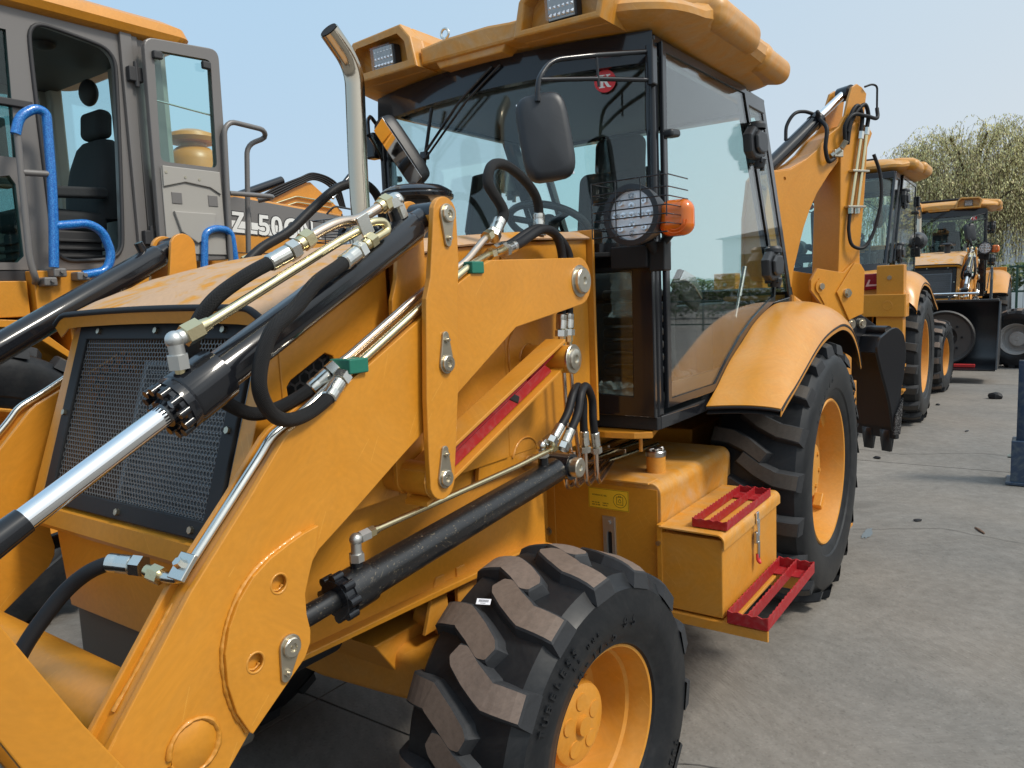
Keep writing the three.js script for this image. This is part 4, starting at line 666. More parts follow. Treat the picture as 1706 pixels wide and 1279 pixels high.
  mesh('roof_shell', toCreased(loft([ring(2.648, .78), ring(2.672, .90), ring(2.695, .975), ring(2.712, .998, 0, wave(.02)), ring(2.74, 1.0, 0, wave(.04)), ring(2.765, .98, 0, wave(.05)), ring(2.79, .93, 0, wave(.05)), ring(2.82, .83, 0, wave(.03)), ring(2.842, .62), ring(2.85, .3)]), .5), M.roofYellow, rf);
  for (const s of [1, -1]) for (const [x, y, z, w, h, d, tz] of [[.70, 2.775, 1.04, .42, .13, .50, -.13], [.75, 2.745, .46, .28, .12, .40, -.18]]) mesh('roof_ridge', rotXYZ(new RoundedBoxGeometry(w, h, d, 5, .055), 0, 0, s * tz, s * x, y, z), M.roofYellow, rf);
  for (const s of [1, -1]) {
    const bp = [[.245, 2.675], [.62, 2.668], [.655, 2.80], [.615, 2.845], [.33, 2.862], [.275, 2.80]].map(([x, y]) => [s * x, y]);
    const bh = [[.285, 2.70], [.60, 2.695], [.625, 2.79], [.595, 2.822], [.345, 2.835], [.30, 2.79]].map(([x, y]) => [s * x, y]);
    mesh('lamp_brow', [plateZ(bp, 1.25, 1.66, .012), plateZ(bp, 1.655, 1.73, .008, [bh])], M.roofYellow, rf);
    const lp = grp('work_lamp', B), lpX = s * .45;
    mesh('lamp_case', [rotXYZ(new RoundedBoxGeometry(.125, .10, .05, 3, .01), .1, 0, 0, lpX, 2.755, 1.685), box(lpX - .02, lpX + .02, 2.695, 2.715, 1.67, 1.70, .004)], M.plastic, lp);
    mesh('lamp_reflector', rotXYZ(new RoundedBoxGeometry(.112, .088, .004, 1, .001), .1, 0, 0, lpX, 2.7525, 1.7105), M.lampBack, lp);
    const cells = []; for (let i = 0; i < 6; i++) for (let j = 0; j < 3; j++) cells.push(rotXYZ(new THREE.ConeGeometry(.0105, .012, 4).rotateX(Math.PI / 2).rotateZ(.785), .1, 0, 0, lpX - .047 + i * .0188, 2.7235 + j * .0285, 1.718 - j * .0026)); mesh('lamp_cells', cells, M.ledCell, lp);
    mesh('lamp_glass', rotXYZ(new RoundedBoxGeometry(.116, .092, .003, 1, .001), .1, 0, 0, lpX, 2.752, 1.7285), M.lens, lp);
  }
  mesh('front_visor', [plateZ([[-.25, 2.682], [.25, 2.682], [.25, 2.752], [.1, 2.765], [-.1, 2.765], [-.25, 2.752]], 1.60, 1.70, .012), plateZ([[-.16, 2.655], [.16, 2.655], [.19, 2.70], [-.19, 2.70]], 1.55, 1.685, .006)], M.roofYellow, rf);
  mesh('roof_hatch', box(-.42, .42, 2.845, 2.885, .55, 1.35, .02), M.blackMatt, rf);
  mesh('lifting_eye', [new THREE.TorusGeometry(.022, .006, 10, 24).translate(-.37, 2.915, 1.38), cyl([-.37, 2.86, 1.38], [-.37, 2.895, 1.38], .008)], M.nickel, rf);
  mesh('roof_hose', tube([[.55, 2.60, .12], [.62, 2.62, .02], [.64, 2.52, -.02], [.60, 2.42, .03]], .012), M.hosePlain, rf, null, true);
  // head lamps with wire guards
  for (const s of [1, -1]) {
    const hl = grp('head_lamp', B), X = x => s * x;
    mesh('lamp_housing', turned([X(.712), 1.975, 1.55], [X(.712), 1.975, 2.5], [[0, 0], [0, .05], [.03, .085], [.10, .102], [.15, .110], [.165, .109], [.168, .090], [.14, .088]], 40), M.plastic, hl);
    mesh('reflector', cyl([X(.712), 1.975, 1.690], [X(.712), 1.975, 1.694], .0895, .0895, 40), M.ledWhite, hl);
    const leds = []; for (let i = 0; i < 13; i++) { const r = i < 1 ? 0 : i < 5 ? .034 : .066, t = (i < 5 ? i : i * .785) * 1.0 * (i < 5 ? 1.5708 : 1); leds.push(turned([X(.712 + r * Math.cos(t)), 1.975 + r * Math.sin(t), 1.694], [X(.712 + r * Math.cos(t)), 1.975 + r * Math.sin(t), 2], [[0, .014], [.012, .013], [.012, .005], [.004, 0]], 6)); }
    mesh('led_cells', leds, M.ledCell, hl); mesh('lamp_lens', turned([X(.712), 1.975, 1.708], [X(.712), 1.975, 2], [[0, .0895], [.006, .080], [.009, .045], [.010, 0]], 40), M.lens, hl);
    const ti = grp('turn_lamp', B);
    mesh('lamp_body', [loft([[1.50, .035, .04, .80], [1.56, .05, .05, .815], [1.615, .062, .063, .84]].map(([z, w, h, cx]) => circ(0, 0, 1, 24).map(([c, q]) => [X(cx) + Math.sign(c) * Math.pow(Math.abs(c), .5) * w, 1.955 + Math.sign(q) * Math.pow(Math.abs(q), .5) * h, z])))], M.plastic, ti);
    mesh('amber_lens', [rotXYZ(new RoundedBoxGeometry(.122, .126, .08, 6, .039), 0, X(.12), 0, X(.862), 1.955, 1.65), ...[0, 1, 2, 3].map(i => new THREE.TorusGeometry(.012 + i * .011, .0022, 6, 24, Math.PI).rotateZ(Math.PI).translate(X(.867), 1.945, 1.686))], M.amber, ti);
    const cg = grp('lamp_guard', B), w = .0024, zf = 1.80;
    const ys = [1.895, 1.925, 1.955, 1.985, 2.015, 2.045, 2.085];
    ys.forEach((y, i) => mesh('guard_wire', pipe([[X(.605), y, 1.66], [X(.605), y, zf], [X(.89), y + .004, zf], [X(.89), y + .004, 1.62]].slice(i === 0 ? 1 : 0, i === 0 ? 3 : 4), w, .012, 8), M.black, cg, null, true));
    for (const x of [.605, .70, .795, .89]) mesh('guard_wire', cyl([X(x), x > .7 ? 1.95 : 1.893, zf + .004], [X(x), 2.088, zf + .004], w, w, 8), M.black, cg);
    mesh('lamp_arm', [cyl([X(.712), 1.89, 1.56], [X(.72), 1.85, 1.53], .02), cyl([X(.80), 1.93, 1.52], [X(.72), 1.85, 1.52], .016)], M.blackMatt, hl);
  }
  // mirrors on their swing arms, folded in across the screen
  const ml = grp('mirror', B);
  mesh('mirror_arm', [pipe([[.71, 2.582, 1.51], [.60, 2.535, 1.76], [.515, 2.506, 1.90], [.50, 2.43, 1.965], [.50, 2.36, 1.97]], .0095, .05), pipe([[.71, 2.478, 1.52], [.60, 2.458, 1.75], [.505, 2.432, 1.955]], .0085, .03), cyl([.61, 2.53, 1.745], [.61, 2.432, 1.735], .005), plate([[1.49, 2.46], [1.535, 2.46], [1.535, 2.60], [1.49, 2.60]], .698, .728, .006)], M.black, ml);
  mesh('mirror_shell', rotXYZ(mirrorShell(.182, .298), -.06, .62, .14, .505, 2.245, 1.935), M.plastic, ml);
  mesh('mirror_glass', rotXYZ(new RoundedBoxGeometry(.16, .27, .003, 2, .001).translate(0, 0, -.030), -.06, .62, .14, .505, 2.245, 1.935), M.mirror, ml);
  const mr = grp('mirror', B);
  mesh('mirror_arm', [pipe([[-.70, 2.52, 1.50], [-.66, 2.56, 1.60], [-.60, 2.52, 1.68], [-.56, 2.44, 1.72]], .009, .03), pipe([[-.70, 2.38, 1.50], [-.62, 2.42, 1.62], [-.57, 2.44, 1.70]], .008, .03), box(-.75, -.69, 2.38, 2.5, 1.5, 1.56, .01)], M.black, mr);
  const mu = V(-.42, .85, .30).normalize(), mn = V(-.42, .06, .90); mn.addScaledVector(mu, -mn.dot(mu)).normalize(); const mz = mn.clone().negate(), rm4 = new THREE.Matrix4().makeBasis(mu.clone().cross(mz), mu, mz).setPosition(-.285, 2.325, 1.80);
  mesh('mirror_shell', mirrorShell(.125, .31).applyMatrix4(rm4), M.plastic, mr);
  mesh('mirror_glass', new RoundedBoxGeometry(.106, .285, .003, 2, .001).translate(0, 0, -.030).applyMatrix4(rm4), M.mirror, mr);
  // exhaust stack and air pre-cleaner
  const ex = grp('exhaust_stack', B);
  mesh('stack_pipe', [pipe([[-.25, 1.88, 2.10], [-.25, 2.20, 2.10], [-.25, 2.595, 2.085], [-.25, 2.70, 2.20]], .0375, .10, 32)], M.exhaust, ex, null, true);
  mesh('stack_bore', cyl([-.25, 2.702, 2.202], [-.25, 2.7035, 2.2038], .034, .034, 24), M.soot, ex);
  mesh('stack_collar', cyl([-.25, 1.87, 2.10], [-.25, 1.96, 2.10], .05, .05, 28), M.exhaust, ex);
  const pc = grp('air_pre_cleaner', B);
  mesh('cleaner_cap', turned([.205, 2.035, 2.28], [.205, 3, 2.28], [[0, 0], [0, .115], [.004, .122], [.014, .124], [.02, .118], [.026, .119], [.034, .108], [.044, .09], [.05, .05], [.052, 0]], 44), M.black, pc);
  mesh('cleaner_neck', cyl([.205, 1.90, 2.28], [.205, 2.04, 2.28], .045, .045, 24), M.plastic, pc);
  mesh('intake_hose', tube([[-.45, 1.86, 2.5], [-.45, 1.92, 2.42], [-.45, 1.985, 2.29], [-.45, 2.075, 2.17], [-.45, 2.17, 2.03], [-.45, 2.20, 1.93], [-.47, 2.20, 1.83], [-.5, 2.15, 1.74], [-.52, 2.0, 1.70]], .019), M.hosePlain, B, null, true);
}
function mirrorShell(w, h) { const R = [], n = 28, prof = [[-.028, 1], [-.005, 1.0], [.012, .97], [.024, .88], [.030, .70]]; for (const [z, k] of prof) R.push(circ(0, 0, 1, n).map(([c, s]) => [Math.sign(c) * Math.pow(Math.abs(c), .45) * w / 2 * (k * .5 + .5 * k), Math.sign(s) * Math.pow(Math.abs(s), .45) * h / 2 * (1 - (1 - k) * w / h), z])); return toCreased(loft(R), .8); }
function crumple(x0, x1, y0, y1, z, a) { const g = []; for (let i = 0; i <= 18; i++) { const r = []; for (let j = 0; j <= 18; j++) { const x = lerp(x0, x1, j / 18), y = lerp(y0, y1, i / 18); r.push([x + .01 * N3(x * 60, y * 60, 1), y + .01 * N3(x * 60, y * 60, 2), z + a * (Math.abs(N3(x * 34, y * 34, 5)) * 2 - .5)]); } g.push(r); } return sheet(g); }
M.roofYellow = phys(null, .5, { map: tD3, clearcoat: .25, clearcoatRoughness: .35 });
M.yellowFender = phys(null, .36, { map: tD1, clearcoat: .4, clearcoatRoughness: .26 });
M.redPale = phys([.75, .45, .42], .3);
M.film = phys([.9, .93, .92], .12, { transmission: .8, thickness: 0 });
M.stickerRed = phys([.62, .015, .02], .35);
M.ledCell = phys([.8, .8, .8], .12, { metalness: 1 });
M.ledWhite = phys([.95, .95, .96], .32, { metalness: .55 });
M.lampBack = phys([.35, .33, .30], .3, { metalness: .8 });
M.soot = phys([.01, .01, .012], .9);
// ---------------------------------------------------------------- backhoe (slewed about 30 degrees for parking)
function buildHoe(B) {
  const mount = (name) => { const g = grp(name, B); g.position.set(.3, 0, -1.0); g.rotation.y = rad(-30); return g; };
  const kp = mount('king_post');
  mesh('post', [box(-.12, .12, .55, 1.25, -.12, .1, .02), cyl([0, .5, -.02], [0, 1.3, -.02], .07)], M.yellow, kp);
  const bm = mount('boom');
  const BO = [[.02, 1.0], [.03, 1.6], [.02, 2.15], [-.02, 2.41], [-.06, 2.45], [-.21, 2.47], [-.37, 2.54], [-.46, 2.60], [-.56, 2.70], [-.66, 2.76], [-.72, 2.84], [-.75, 2.95], [-.785, 3.035], [-.83, 3.06], [-.88, 3.04], [-.925, 3.0], [-.91, 2.90], [-.90, 2.74], [-.86, 2.62], [-.76, 2.56], [-.68, 2.55], [-.57, 2.44], [-.46, 2.31], [-.39, 2.19], [-.34, 2.08], [-.31, 1.99], [-.25, 1.80], [-.20, 1.5], [-.18, 1.0]];
  for (const x of [.085, -.105]) mesh('boom_plate', plate(BO, x, x + .02, .003), M.yellow, bm);
  mesh('boom_box', plate(inset(BO.slice(0, -1).filter(([z]) => true), .012).filter(([z, y]) => y < 2.79), -.085, .085, 0), M.yellow, bm);
  mesh('doubler_plate', plate([[-.06, 2.44], [-.21, 2.46], [-.36, 2.53], [-.30, 2.46], [-.18, 2.31], [-.12, 2.20], [-.09, 2.0], [-.0, 2.0], [.01, 2.2], [-.02, 2.4]], .105, .113, .002, [circ(-.16, 2.40, .014, 12)]), M.yellow, bm);
  const dc = mount('dipper_cylinder');
  mesh('barrel', cyl([0, 2.44, -.06], [0, 2.83, -.575], .05, .05, 32), M.black, dc); mesh('gland', cyl([0, 2.80, -.535], [0, 2.835, -.582], .056, .056, 32), M.black, dc);
  mesh('rod', cyl([0, 2.83, -.57], [0, 3.02, -.83], .03, .03, 28), M.chrome, dc); mesh('rod_eye', [cyl([-.05, 3.02, -.84], [.05, 3.02, -.84], .05, .05, 24), cyl([0, 2.99, -.80], [0, 3.02, -.84], .034, .04, 20)], M.black, dc);
  const dp = mount('dipper_arm');
  mesh('dipper_box', plate([[-.665, 2.56], [-.70, 2.70], [-.80, 2.80], [-.93, 2.78], [-.97, 2.73], [-.925, 2.63], [-.90, 2.3], [-.86, 1.9], [-.87, 1.70], [-.86, 1.46], [-.72, 1.42], [-.64, 1.50], [-.655, 1.9], [-.665, 2.2]], -.12, .12, .006), M.yellow, dp);
  const lpz = [[-.37, 1.72], [-.43, 1.80], [-.60, 1.775], [-.68, 1.765], [-.77, 1.83], [-.83, 1.82], [-.87, 1.77], [-.86, 1.47], [-.74, 1.42], [-.69, 1.42], [-.48, 1.54], [-.37, 1.65]];
  mesh('link_plate', plate(lpz, .122, .142, .003), M.yellow, dp); mesh('link_plate', plate(lpz, -.142, -.122, .003), M.yellow, dp);
  mesh('gusset_plate', plate([[-.60, 1.63], [-.77, 1.83], [-.83, 1.82], [-.87, 1.77], [-.86, 1.47], [-.72, 1.43]], .143, .156, .003), M.yellow, dp);
  mesh('link_boss', [cyl([.14, 1.675, -.455], [.152, 1.675, -.455], .05, .05, 24), plate([[-.41, 1.66], [-.44, 1.73], [-.50, 1.70], [-.52, 1.57], [-.49, 1.55]], .142, .15, .002)], M.yellow, dp);
  mesh('link_pin', [cyl([.155, 1.62, -.69], [.172, 1.62, -.69], .032, .032, 24), hex([.17, 1.62, -.69], [.185, 1.62, -.69], .024), cyl([.15, 1.675, -.455], [.163, 1.675, -.455], .022, .022, 20)], M.nickelDull, dp);
  for (const [za, ya, zb, yb] of [[-.83, 2.70, -.735, 2.19], [-.885, 2.73, -.80, 2.19]]) { const p = grp('dipper_pipe', B); p.position.set(.3, 0, -1.0); p.rotation.y = rad(-30); mesh('pipe', pipe([[.143, ya, za], [.143, yb, zb]], .013), M.zinc, p, null, true); mesh('hex_nut', hex([.143, ya - .02, za + .003], [.143, ya + .03, za - .005], .02), M.nickel, p); mesh('hex_nut', hex([.143, yb + .02, zb], [.143, yb - .02, zb], .02), M.nickel, p); }
  mesh('pipe_clip', [box(.122, .162, 2.455, 2.47, -.90, -.74, .003), box(.122, .162, 2.21, 2.225, -.87, -.70, .003)], M.nickelDull, dp);
  const H = (pts, r = .014) => { const h = mount('hoe_hose'); mesh('hose', tube(pts, r, { seg: pts.length * 9 }), M.hosePlain, h, null, true); return h; };
  H([[.143, 2.72, -.83], [.143, 2.84, -.84], [.15, 2.90, -.79], [.15, 2.86, -.74], [.145, 2.72, -.70]]);
  H([[.143, 2.74, -.885], [.143, 2.85, -.90], [.15, 2.91, -.86], [.15, 2.88, -.80], [.145, 2.78, -.73], [.145, 2.64, -.70]]);
  H([[.15, 2.66, -.67], [.16, 2.76, -.66], [.17, 2.83, -.72], [.17, 2.83, -.85], [.15, 2.83, -.98], [.13, 2.90, -1.0]], .013);
  { const h = mount('hoe_pipe'); mesh('pipe', pipe([[.13, 2.90, -1.0], [.13, 3.05, -1.0], [.13, 3.06, -.95], [.12, 3.04, -.89]], .007, .03), M.hosePlain, h, null, true); }
  H([[.03, 2.86, -.55], [.06, 2.86, -.51], [.06, 2.82, -.53], [.13, 2.74, -.52], [.14, 2.60, -.50], [.14, 2.52, -.53], [.13, 2.54, -.59]]);
  H([[.0, 2.86, -.55], [-.02, 2.88, -.47], [-.02, 2.86, -.38], [-.03, 2.78, -.32], [-.02, 2.68, -.30]], .012);
  H([[.143, 2.19, -.735], [.145, 2.05, -.72], [.16, 1.95, -.74], [.18, 1.93, -.82], [.19, 2.02, -.90], [.19, 2.25, -.98], [.17, 2.45, -.99], [.15, 2.58, -.95]], .012);
  H([[.05, 2.50, .05], [.08, 2.44, .10], [.10, 2.36, .05], [.08, 2.33, -.05], [.05, 2.42, -.07]], .013); H([[.07, 2.62, .10], [.08, 2.56, .0], [.09, 2.44, .04], [.08, 2.38, .10]], .013);
  mesh('hose_union', [hex([.12, 2.56, -.58], [.16, 2.60, -.62], .02), hex([.13, 2.62, -.66], [.16, 2.66, -.67], .02), box(.115, .15, 2.55, 2.60, -.66, -.58, .006)], M.nickelDull, dp);
  // hanging bucket, teeth down
  const bk = mount('hoe_bucket');
  const sideP = [[-.80, 1.22], [-.83, 1.30], [-.88, 1.325], [-.93, 1.355], [-1.0, 1.37], [-1.07, 1.32], [-1.10, 1.20], [-1.08, 1.02], [-1.05, .90], [-1.035, .62], [-.985, .62], [-.95, .80], [-.92, .90], [-.86, 1.05]];
  for (const x of [.30, -.32]) mesh('side_plate', plate(roundPoly(sideP, .05, 4), x, x + .022, .003), M.blackSteel, bk);
  const shell = [[-.82, 1.20], [-.86, 1.31], [-.95, 1.345], [-1.02, 1.335], [-1.06, 1.27], [-1.075, 1.15], [-1.055, .98], [-1.035, .82], [-1.02, .64]];
  mesh('bucket_shell', sheet(shell.map(([z, y]) => [-.30, 0, .30].map(x => [x, y, z])), .016), M.blackSteel, bk);
  mesh('cutting_lip', box(-.31, .31, .56, .68, -1.055, -1.015, .006), M.blackSteel, bk);
  for (let i = 0; i < 4; i++) { const x = -.24 + i * .155; mesh('tooth', loft([[.62, .040, .03], [.54, .038, .024], [.46, .034, .012]].map(([y, w, d]) => [[x - w, y, -1.035 + d], [x + w, y, -1.035 + d], [x + w, y, -1.035 - d], [x - w, y, -1.035 - d]].map(([a, b, c], k) => [a, b, c]))), M.blackSteel, bk); }
  mesh('hanger_plate', [-.14, .12].map(x => plate([[-.70, 1.36], [-.76, 1.45], [-.86, 1.46], [-1.0, 1.38], [-.95, 1.33], [-.84, 1.30], [-.80, 1.18], [-.70, 1.16], [-.67, 1.22]], x, x + .022, .003)), M.blackSteel, bk);
  for (const [z, y] of [[-.715, 1.21], [-.745, 1.40], [-.85, 1.40]]) mesh('hanger_pin', [cyl([.142, y, z], [.16, y, z], .036, .036, 22), cyl([.16, y, z], [.17, y, z], .024, .022, 18)], M.nickelDull, bk);
  mesh('top_tube', cyl([-.30, 1.345, -.94], [.30, 1.345, -.94], .035, .035, 24), M.blackSteel, bk);
  mesh('side_cutter', plate([[-1.06, .86], [-1.035, .60], [-.97, .60], [-.985, .74]], .322, .336, .003), M.wornSteel, bk);
}
M.blackSteel = phys([.009, .010, .013], .34, { clearcoat: .3, clearcoatRoughness: .3, bumpMap: roughTex, bumpScale: .0008 });
M.wornSteel = phys(null, .5, { map: tex(256, 256, (u, v) => mix3([.1, .1, .11], [.62, .61, .6], tn(u, v, 26, 81) > .12 ? .8 : .1), true, 6), metalness: .4 });
M.darkIron = phys([.10, .095, .09], .6, { metalness: .3 }); M.greyRim = phys([.42, .41, .40], .6); M.bluePaint = phys(null, .45, { map: tex(256, 256, (u, v) => mix3([.16, .24, .34], [.34, .38, .40], clamp(.3 + tn(u, v, 12, 91) * 1.6)), true, 2), clearcoat: .2 });
// ---------------------------------------------------------------- the yard
{
  const con = tex(1536, 1536, (u, v) => {
    const a = tn(u, v, 5, 101, 4), b = tn(u, v, 26, 113, 3), c = tn(u, v, 120, 131, 2), s = tn(u, v, 2.2, 151, 3);
    let q = .545 + .05 * a + .045 * b + .075 * c + .05 * s; const gt = N3(u * 610, v * 610, 3.7); if (gt > .46) q -= .05; else if (gt < -.46) q += .04;   // grit
    const w = clamp((tn(u, v, 9, 171, 3) - .14) * 5), st = clamp((-tn(u, v, 7, 191, 3) - .17) * 6);   // pale cement wash, dark oil and tyre marks
    q += .022 * w - .05 * st; const warm = .012 + .02 * a;
    return [q + warm + .004, q, q - warm - .010];
  }, true); con.repeat.set(1 / 6.5, 1 / 6.5);
  const conB = tex(512, 512, (u, v) => { const q = .5 + .4 * tn(u, v, 90, 211, 3) + .3 * tn(u, v, 30, 221, 3); return [q, q, q]; }); conB.repeat.set(.6, .6);
  const mats = [0, 1, 2].map(i => phys([.62 + i * .022, .612 + i * .022, .602 + i * .021], .88, { map: con, bumpMap: conB, bumpScale: .004 }));
  const rise = g => { const p = g.attributes.position; for (let i = 0; i < p.count; i++) p.setY(i, p.getY(i) + gy(p.getZ(i))); g.computeVertexNormals(); return g; };
  const gr = grp('ground'); tag(gr, 'grey concrete yard of large poured slabs', null, null, 'structure');
  const zs = []; for (let z = 24; z > -86; z -= 1.1) zs.push(z); const basePts = [-160, -60, -24, 24, 60, 160];
  const bg = sheet([160, 60, 24, ...zs.slice(1), -86, -160, -260].map(z => basePts.map(x => [x, -.045 + gy(z), z])));
  mesh('subgrade', bg, phys([.16, .145, .125], .95, { map: con }), gr);
  const sx = 4.6, sz = 5.2, x0 = -23.6, z0 = -39.4;
  for (let i = 0; i < 10; i++) for (let j = 0; j < 11; j++) {
    const xa = x0 + i * sx, za = z0 + j * sz, cutAt = [[za, za + sz]];
    const pc = []; for (const [a, b] of cutAt) { const lo = a === za ? a + .005 : a, hi = b === za + sz ? b - .005 : b; pc.push(new THREE.BoxGeometry(sx - .010, .03, hi - lo, 1, 1, 12).translate(xa + sx / 2, -.015, (lo + hi) / 2)); }
    mesh('concrete_slab', rise(pc.length > 1 ? mergeGeometries(pc) : pc[0]), mats[Math.floor(rnd() * 3)], gr);
  }
  // hairline cracks: thin recess strips laid in the slabs
  const crack = (pts, w) => { const L = [], Rr = []; let p = V(...pts[0]); const run = []; for (let i = 0; i < pts.length - 1; i++) { const a = pts[i], b = pts[i + 1], n = Math.ceil(Math.hypot(b[0] - a[0], b[2] - a[2]) / .05); for (let k = 0; k < n; k++) { const t = k / n; run.push([lerp(a[0], b[0], t) + .02 * N3(k * .37, i * 3.1, 9), 0, lerp(a[2], b[2], t) + .02 * N3(k * .41, i * 2.3, 19)]); } } run.forEach(([x, y, z], i) => { const ww = w * (.6 + .7 * Math.abs(N3(i * .5, 4, 4))); L.push([x, .0035 + gy(z), z - ww]); Rr.push([x, .0035 + gy(z), z + ww]); }); return sheet([L, Rr]); };
  mesh('crack', crack([[.7, 0, 1.9], [1.2, 0, 1.72], [1.7, 0, 1.78], [2.6, 0, 1.5]], .003), phys([.07, .065, .06], .95), gr);
  mesh('crack', crack([[.9, 0, -1.2], [1.4, 0, -1.45], [2.1, 0, -1.3]], .0028), phys([.07, .065, .06], .95), gr);
  mesh('crack', crack([[.3, 0, -3.4], [.9, 0, -3.3], [1.5, 0, -3.55], [2.3, 0, -3.4]], .004), phys([.07, .065, .06], .95), gr);
  const blot = (cx, cz, rx, rz, n, sd) => { const c = [[cx, .005 + gy(cz), cz]], r = []; for (let i = 0; i <= n; i++) { const t = i / n * 6.283, k = .7 + .7 * fbm(Math.cos(t) * 1.4 + sd, Math.sin(t) * 1.4, sd, 3); const z = cz + rz * k * Math.sin(t); r.push([cx + rx * k * Math.cos(t), .005 + gy(z), z]); } return sheet([r, r.map(() => c[0])]); };
  mesh('paint_mark', [blot(1.0, -1.15, .035, .16, 30, 3.1)], phys([.15, .18, .20], .85, { bumpMap: conB, bumpScale: .004 }), gr, 'faded blue paint mark on the concrete');
  const chips = [[1.44, -6.75, .16, .05, 'black rubber offcut lying alone on the concrete aisle'], [1.32, -4.42, .08, .006, 'thin bent wire on the concrete behind the hoe bucket'], [.73, -3.1, .07, .012, 'small dark chip on the concrete beside the rear wheel'], [1.25, -1.55, .06, .01, 'small dark stone near the faint blue paint mark'], [1.62, -1.5, .14, .008, 'thin brown stick on the concrete near the blue post'], [.9, -6.0, .05, .014, 'tiny dark pebble in front of the far rear tyre']];
  chips.forEach(([x, z, w, h, label], i) => { const g = new THREE.IcosahedronGeometry(1, 1), p = g.attributes.position; for (let k = 0; k < p.count; k++) { const q = 1 + .35 * N3(p.getX(k) * 2 + i * 5, p.getY(k) * 2, p.getZ(k) * 2); p.setXYZ(k, p.getX(k) * q * w / 2, p.getY(k) * q * h, p.getZ(k) * q * (h < .01 ? .012 : w / 3)); } g.computeVertexNormals(); g.rotateY(i * 1.3); g.translate(0, h * .7, 0); const m = mesh(['rubber_offcut', 'wire_scrap', 'stone_chip', 'stone_chip', 'stick', 'stone_chip'][i], g, i === 4 ? phys([.12, .07, .045], .9) : M.blackMatt); m.position.set(x, gy(z), z); tag(m, label, 'debris', 'scraps on the concrete'); });
}
// ---------------------------------------------------------------- machines
const main = buildBackhoe();
tag(main, 'big yellow backhoe loader in front, filling most of the view', 'backhoe loader', 'backhoe loaders parked in the row');
for (const o of main.children) if (o.name === 'stabiliser') o.position.y = -.30; // legs let down
const hoeParts = ['king_post', 'boom', 'dipper_cylinder', 'dipper_arm', 'dipper_pipe', 'hoe_hose', 'hoe_pipe', 'hoe_bucket', 'paper_label'];
function another(x, z, turn, label, drop) { const c = main.clone(true); c.name = numbered('backhoe_loader'); scene.add(c); for (const o of [...c.children]) if (drop.includes(o.name)) c.remove(o); c.position.set(x, gy(z), z); c.rotation.y = turn; for (const o of c.children) if (o.name === 'stabiliser') o.position.y = 0; tag(c, label, 'backhoe loader', 'backhoe loaders parked in the row'); return c; }
const second = another(-.13, -4.85, Math.PI, 'yellow backhoe loader seen from behind, with red tail lamp and stabiliser leg', [...hoeParts, 'loader_arm', 'front_lever', 'bell_crank', 'levelling_link', 'boom_lock', 'tilt_cylinder', 'lift_cylinder', 'cross_tube', 'hydraulic_hose', 'hydraulic_pipe', 'pipe_block', 'pipe_saddle', 'elbow_fitting', 'swivel_nut', 'valve_bracket', 'turn_lamp', 'lamp_guard']);
const third = another(.30, -13.0, 0, 'farthest yellow backhoe loader facing the camera with a black front bucket', hoeParts);
another(7.4, -3.2, Math.PI * .98, 'yellow backhoe loader across the aisle, mirrored in the cab door', ['paper_label']);
for (const machine of [main, third]) { // front buckets
  const b = grp('loader_bucket', machine), X = 1.06; b.position.z = .54;
  const prof = [[3.62, 1.14], [3.50, .95], [3.47, .65], [3.55, .36], [3.75, .22], [4.25, .20]];
  mesh('bucket_shell', sheet(prof.map(([z, y]) => [-X, 0, X].map(x => [x, y, z])).reverse(), .02), M.blackSteel, b);
  for (const s of [-1, 1]) mesh('bucket_side', plate([[3.62, 1.14], [3.70, 1.14], [4.0, .62], [4.25, .20], [3.75, .205], [3.55, .35], [3.465, .65], [3.495, .95]], s * X, s * (X + .022), .003), M.blackSteel, b);
  mesh('top_rail', box(-X, X, 1.13, 1.17, 3.58, 3.72, .01), M.blackSteel, b);
  for (const x of [-.6, .93]) { mesh('lug_plate', plate([[3.62, 1.15], [3.40, 1.15], [3.36, 1.55], [3.42, 1.62], [3.54, 1.45]], x, x + .03, .004), M.blackSteel, b); }
  mesh('hinge_rod', cyl([-.95, 1.255, 3.52], [.80, 1.255, 3.52], .018), M.chrome, b);
}
const zB = -13.0 + 4.22; // a bare rim disc and red bars carried in that bucket
{ const g = grp('steel_wheel_disc'); g.position.set(.33 + .36, gy(zB) + .22, zB); mesh('disc', turned([0, .40, .0], [0, .40, 1], [[0, .16], [0, .34], [.03, .38], [.10, .40], [.12, .38], [.05, .34], [.03, .16], [.0, .16]], 40), M.darkIron, g); mesh('bolt_ring', Array.from({ length: 8 }, (_, i) => hex([.22 * Math.cos(i * .785), .40 + .22 * Math.sin(i * .785), .02], [.22 * Math.cos(i * .785), .40 + .22 * Math.sin(i * .785), .06], .018)), M.blackMatt, g); tag(g, 'dark steel wheel disc leaning in the far black bucket', 'wheel disc'); }
for (const [x, w] of [[.02, .30], [.50, .36]]) { const m = mesh('red_bar', [box(-w / 2, w / 2, 0, .045, -.03, .03, .006), cyl([-w * .4, .04, 0], [-w * .4, .1, 0], .035, .035, 14)], M.redPlastic); m.position.set(.33 + x + .1, gy(zB) + .215, zB + .40); tag(m, x < .3 ? 'left of two red steel bars on the lip of the far bucket' : 'right of two red steel bars on the lip of the far bucket', 'bar', 'red bars in the bucket'); }
{ const w = grp('loose_wheel'); const r = addWheel('wheel', FR, WF, w, 0, .468, 0, 1, .3); r.rotation.y = -Math.PI / 2 - .25; r.children.find(c => c.name === 'rim').material = M.greyRim; r.children.find(c => c.name === 'hub').material = M.greyRim; w.position.set(1.56, gy(-10.6), -10.6); for (const c of [...r.children]) { } tag(w, 'loose dark tyre with pale grey rim standing at the right edge', 'wheel'); }
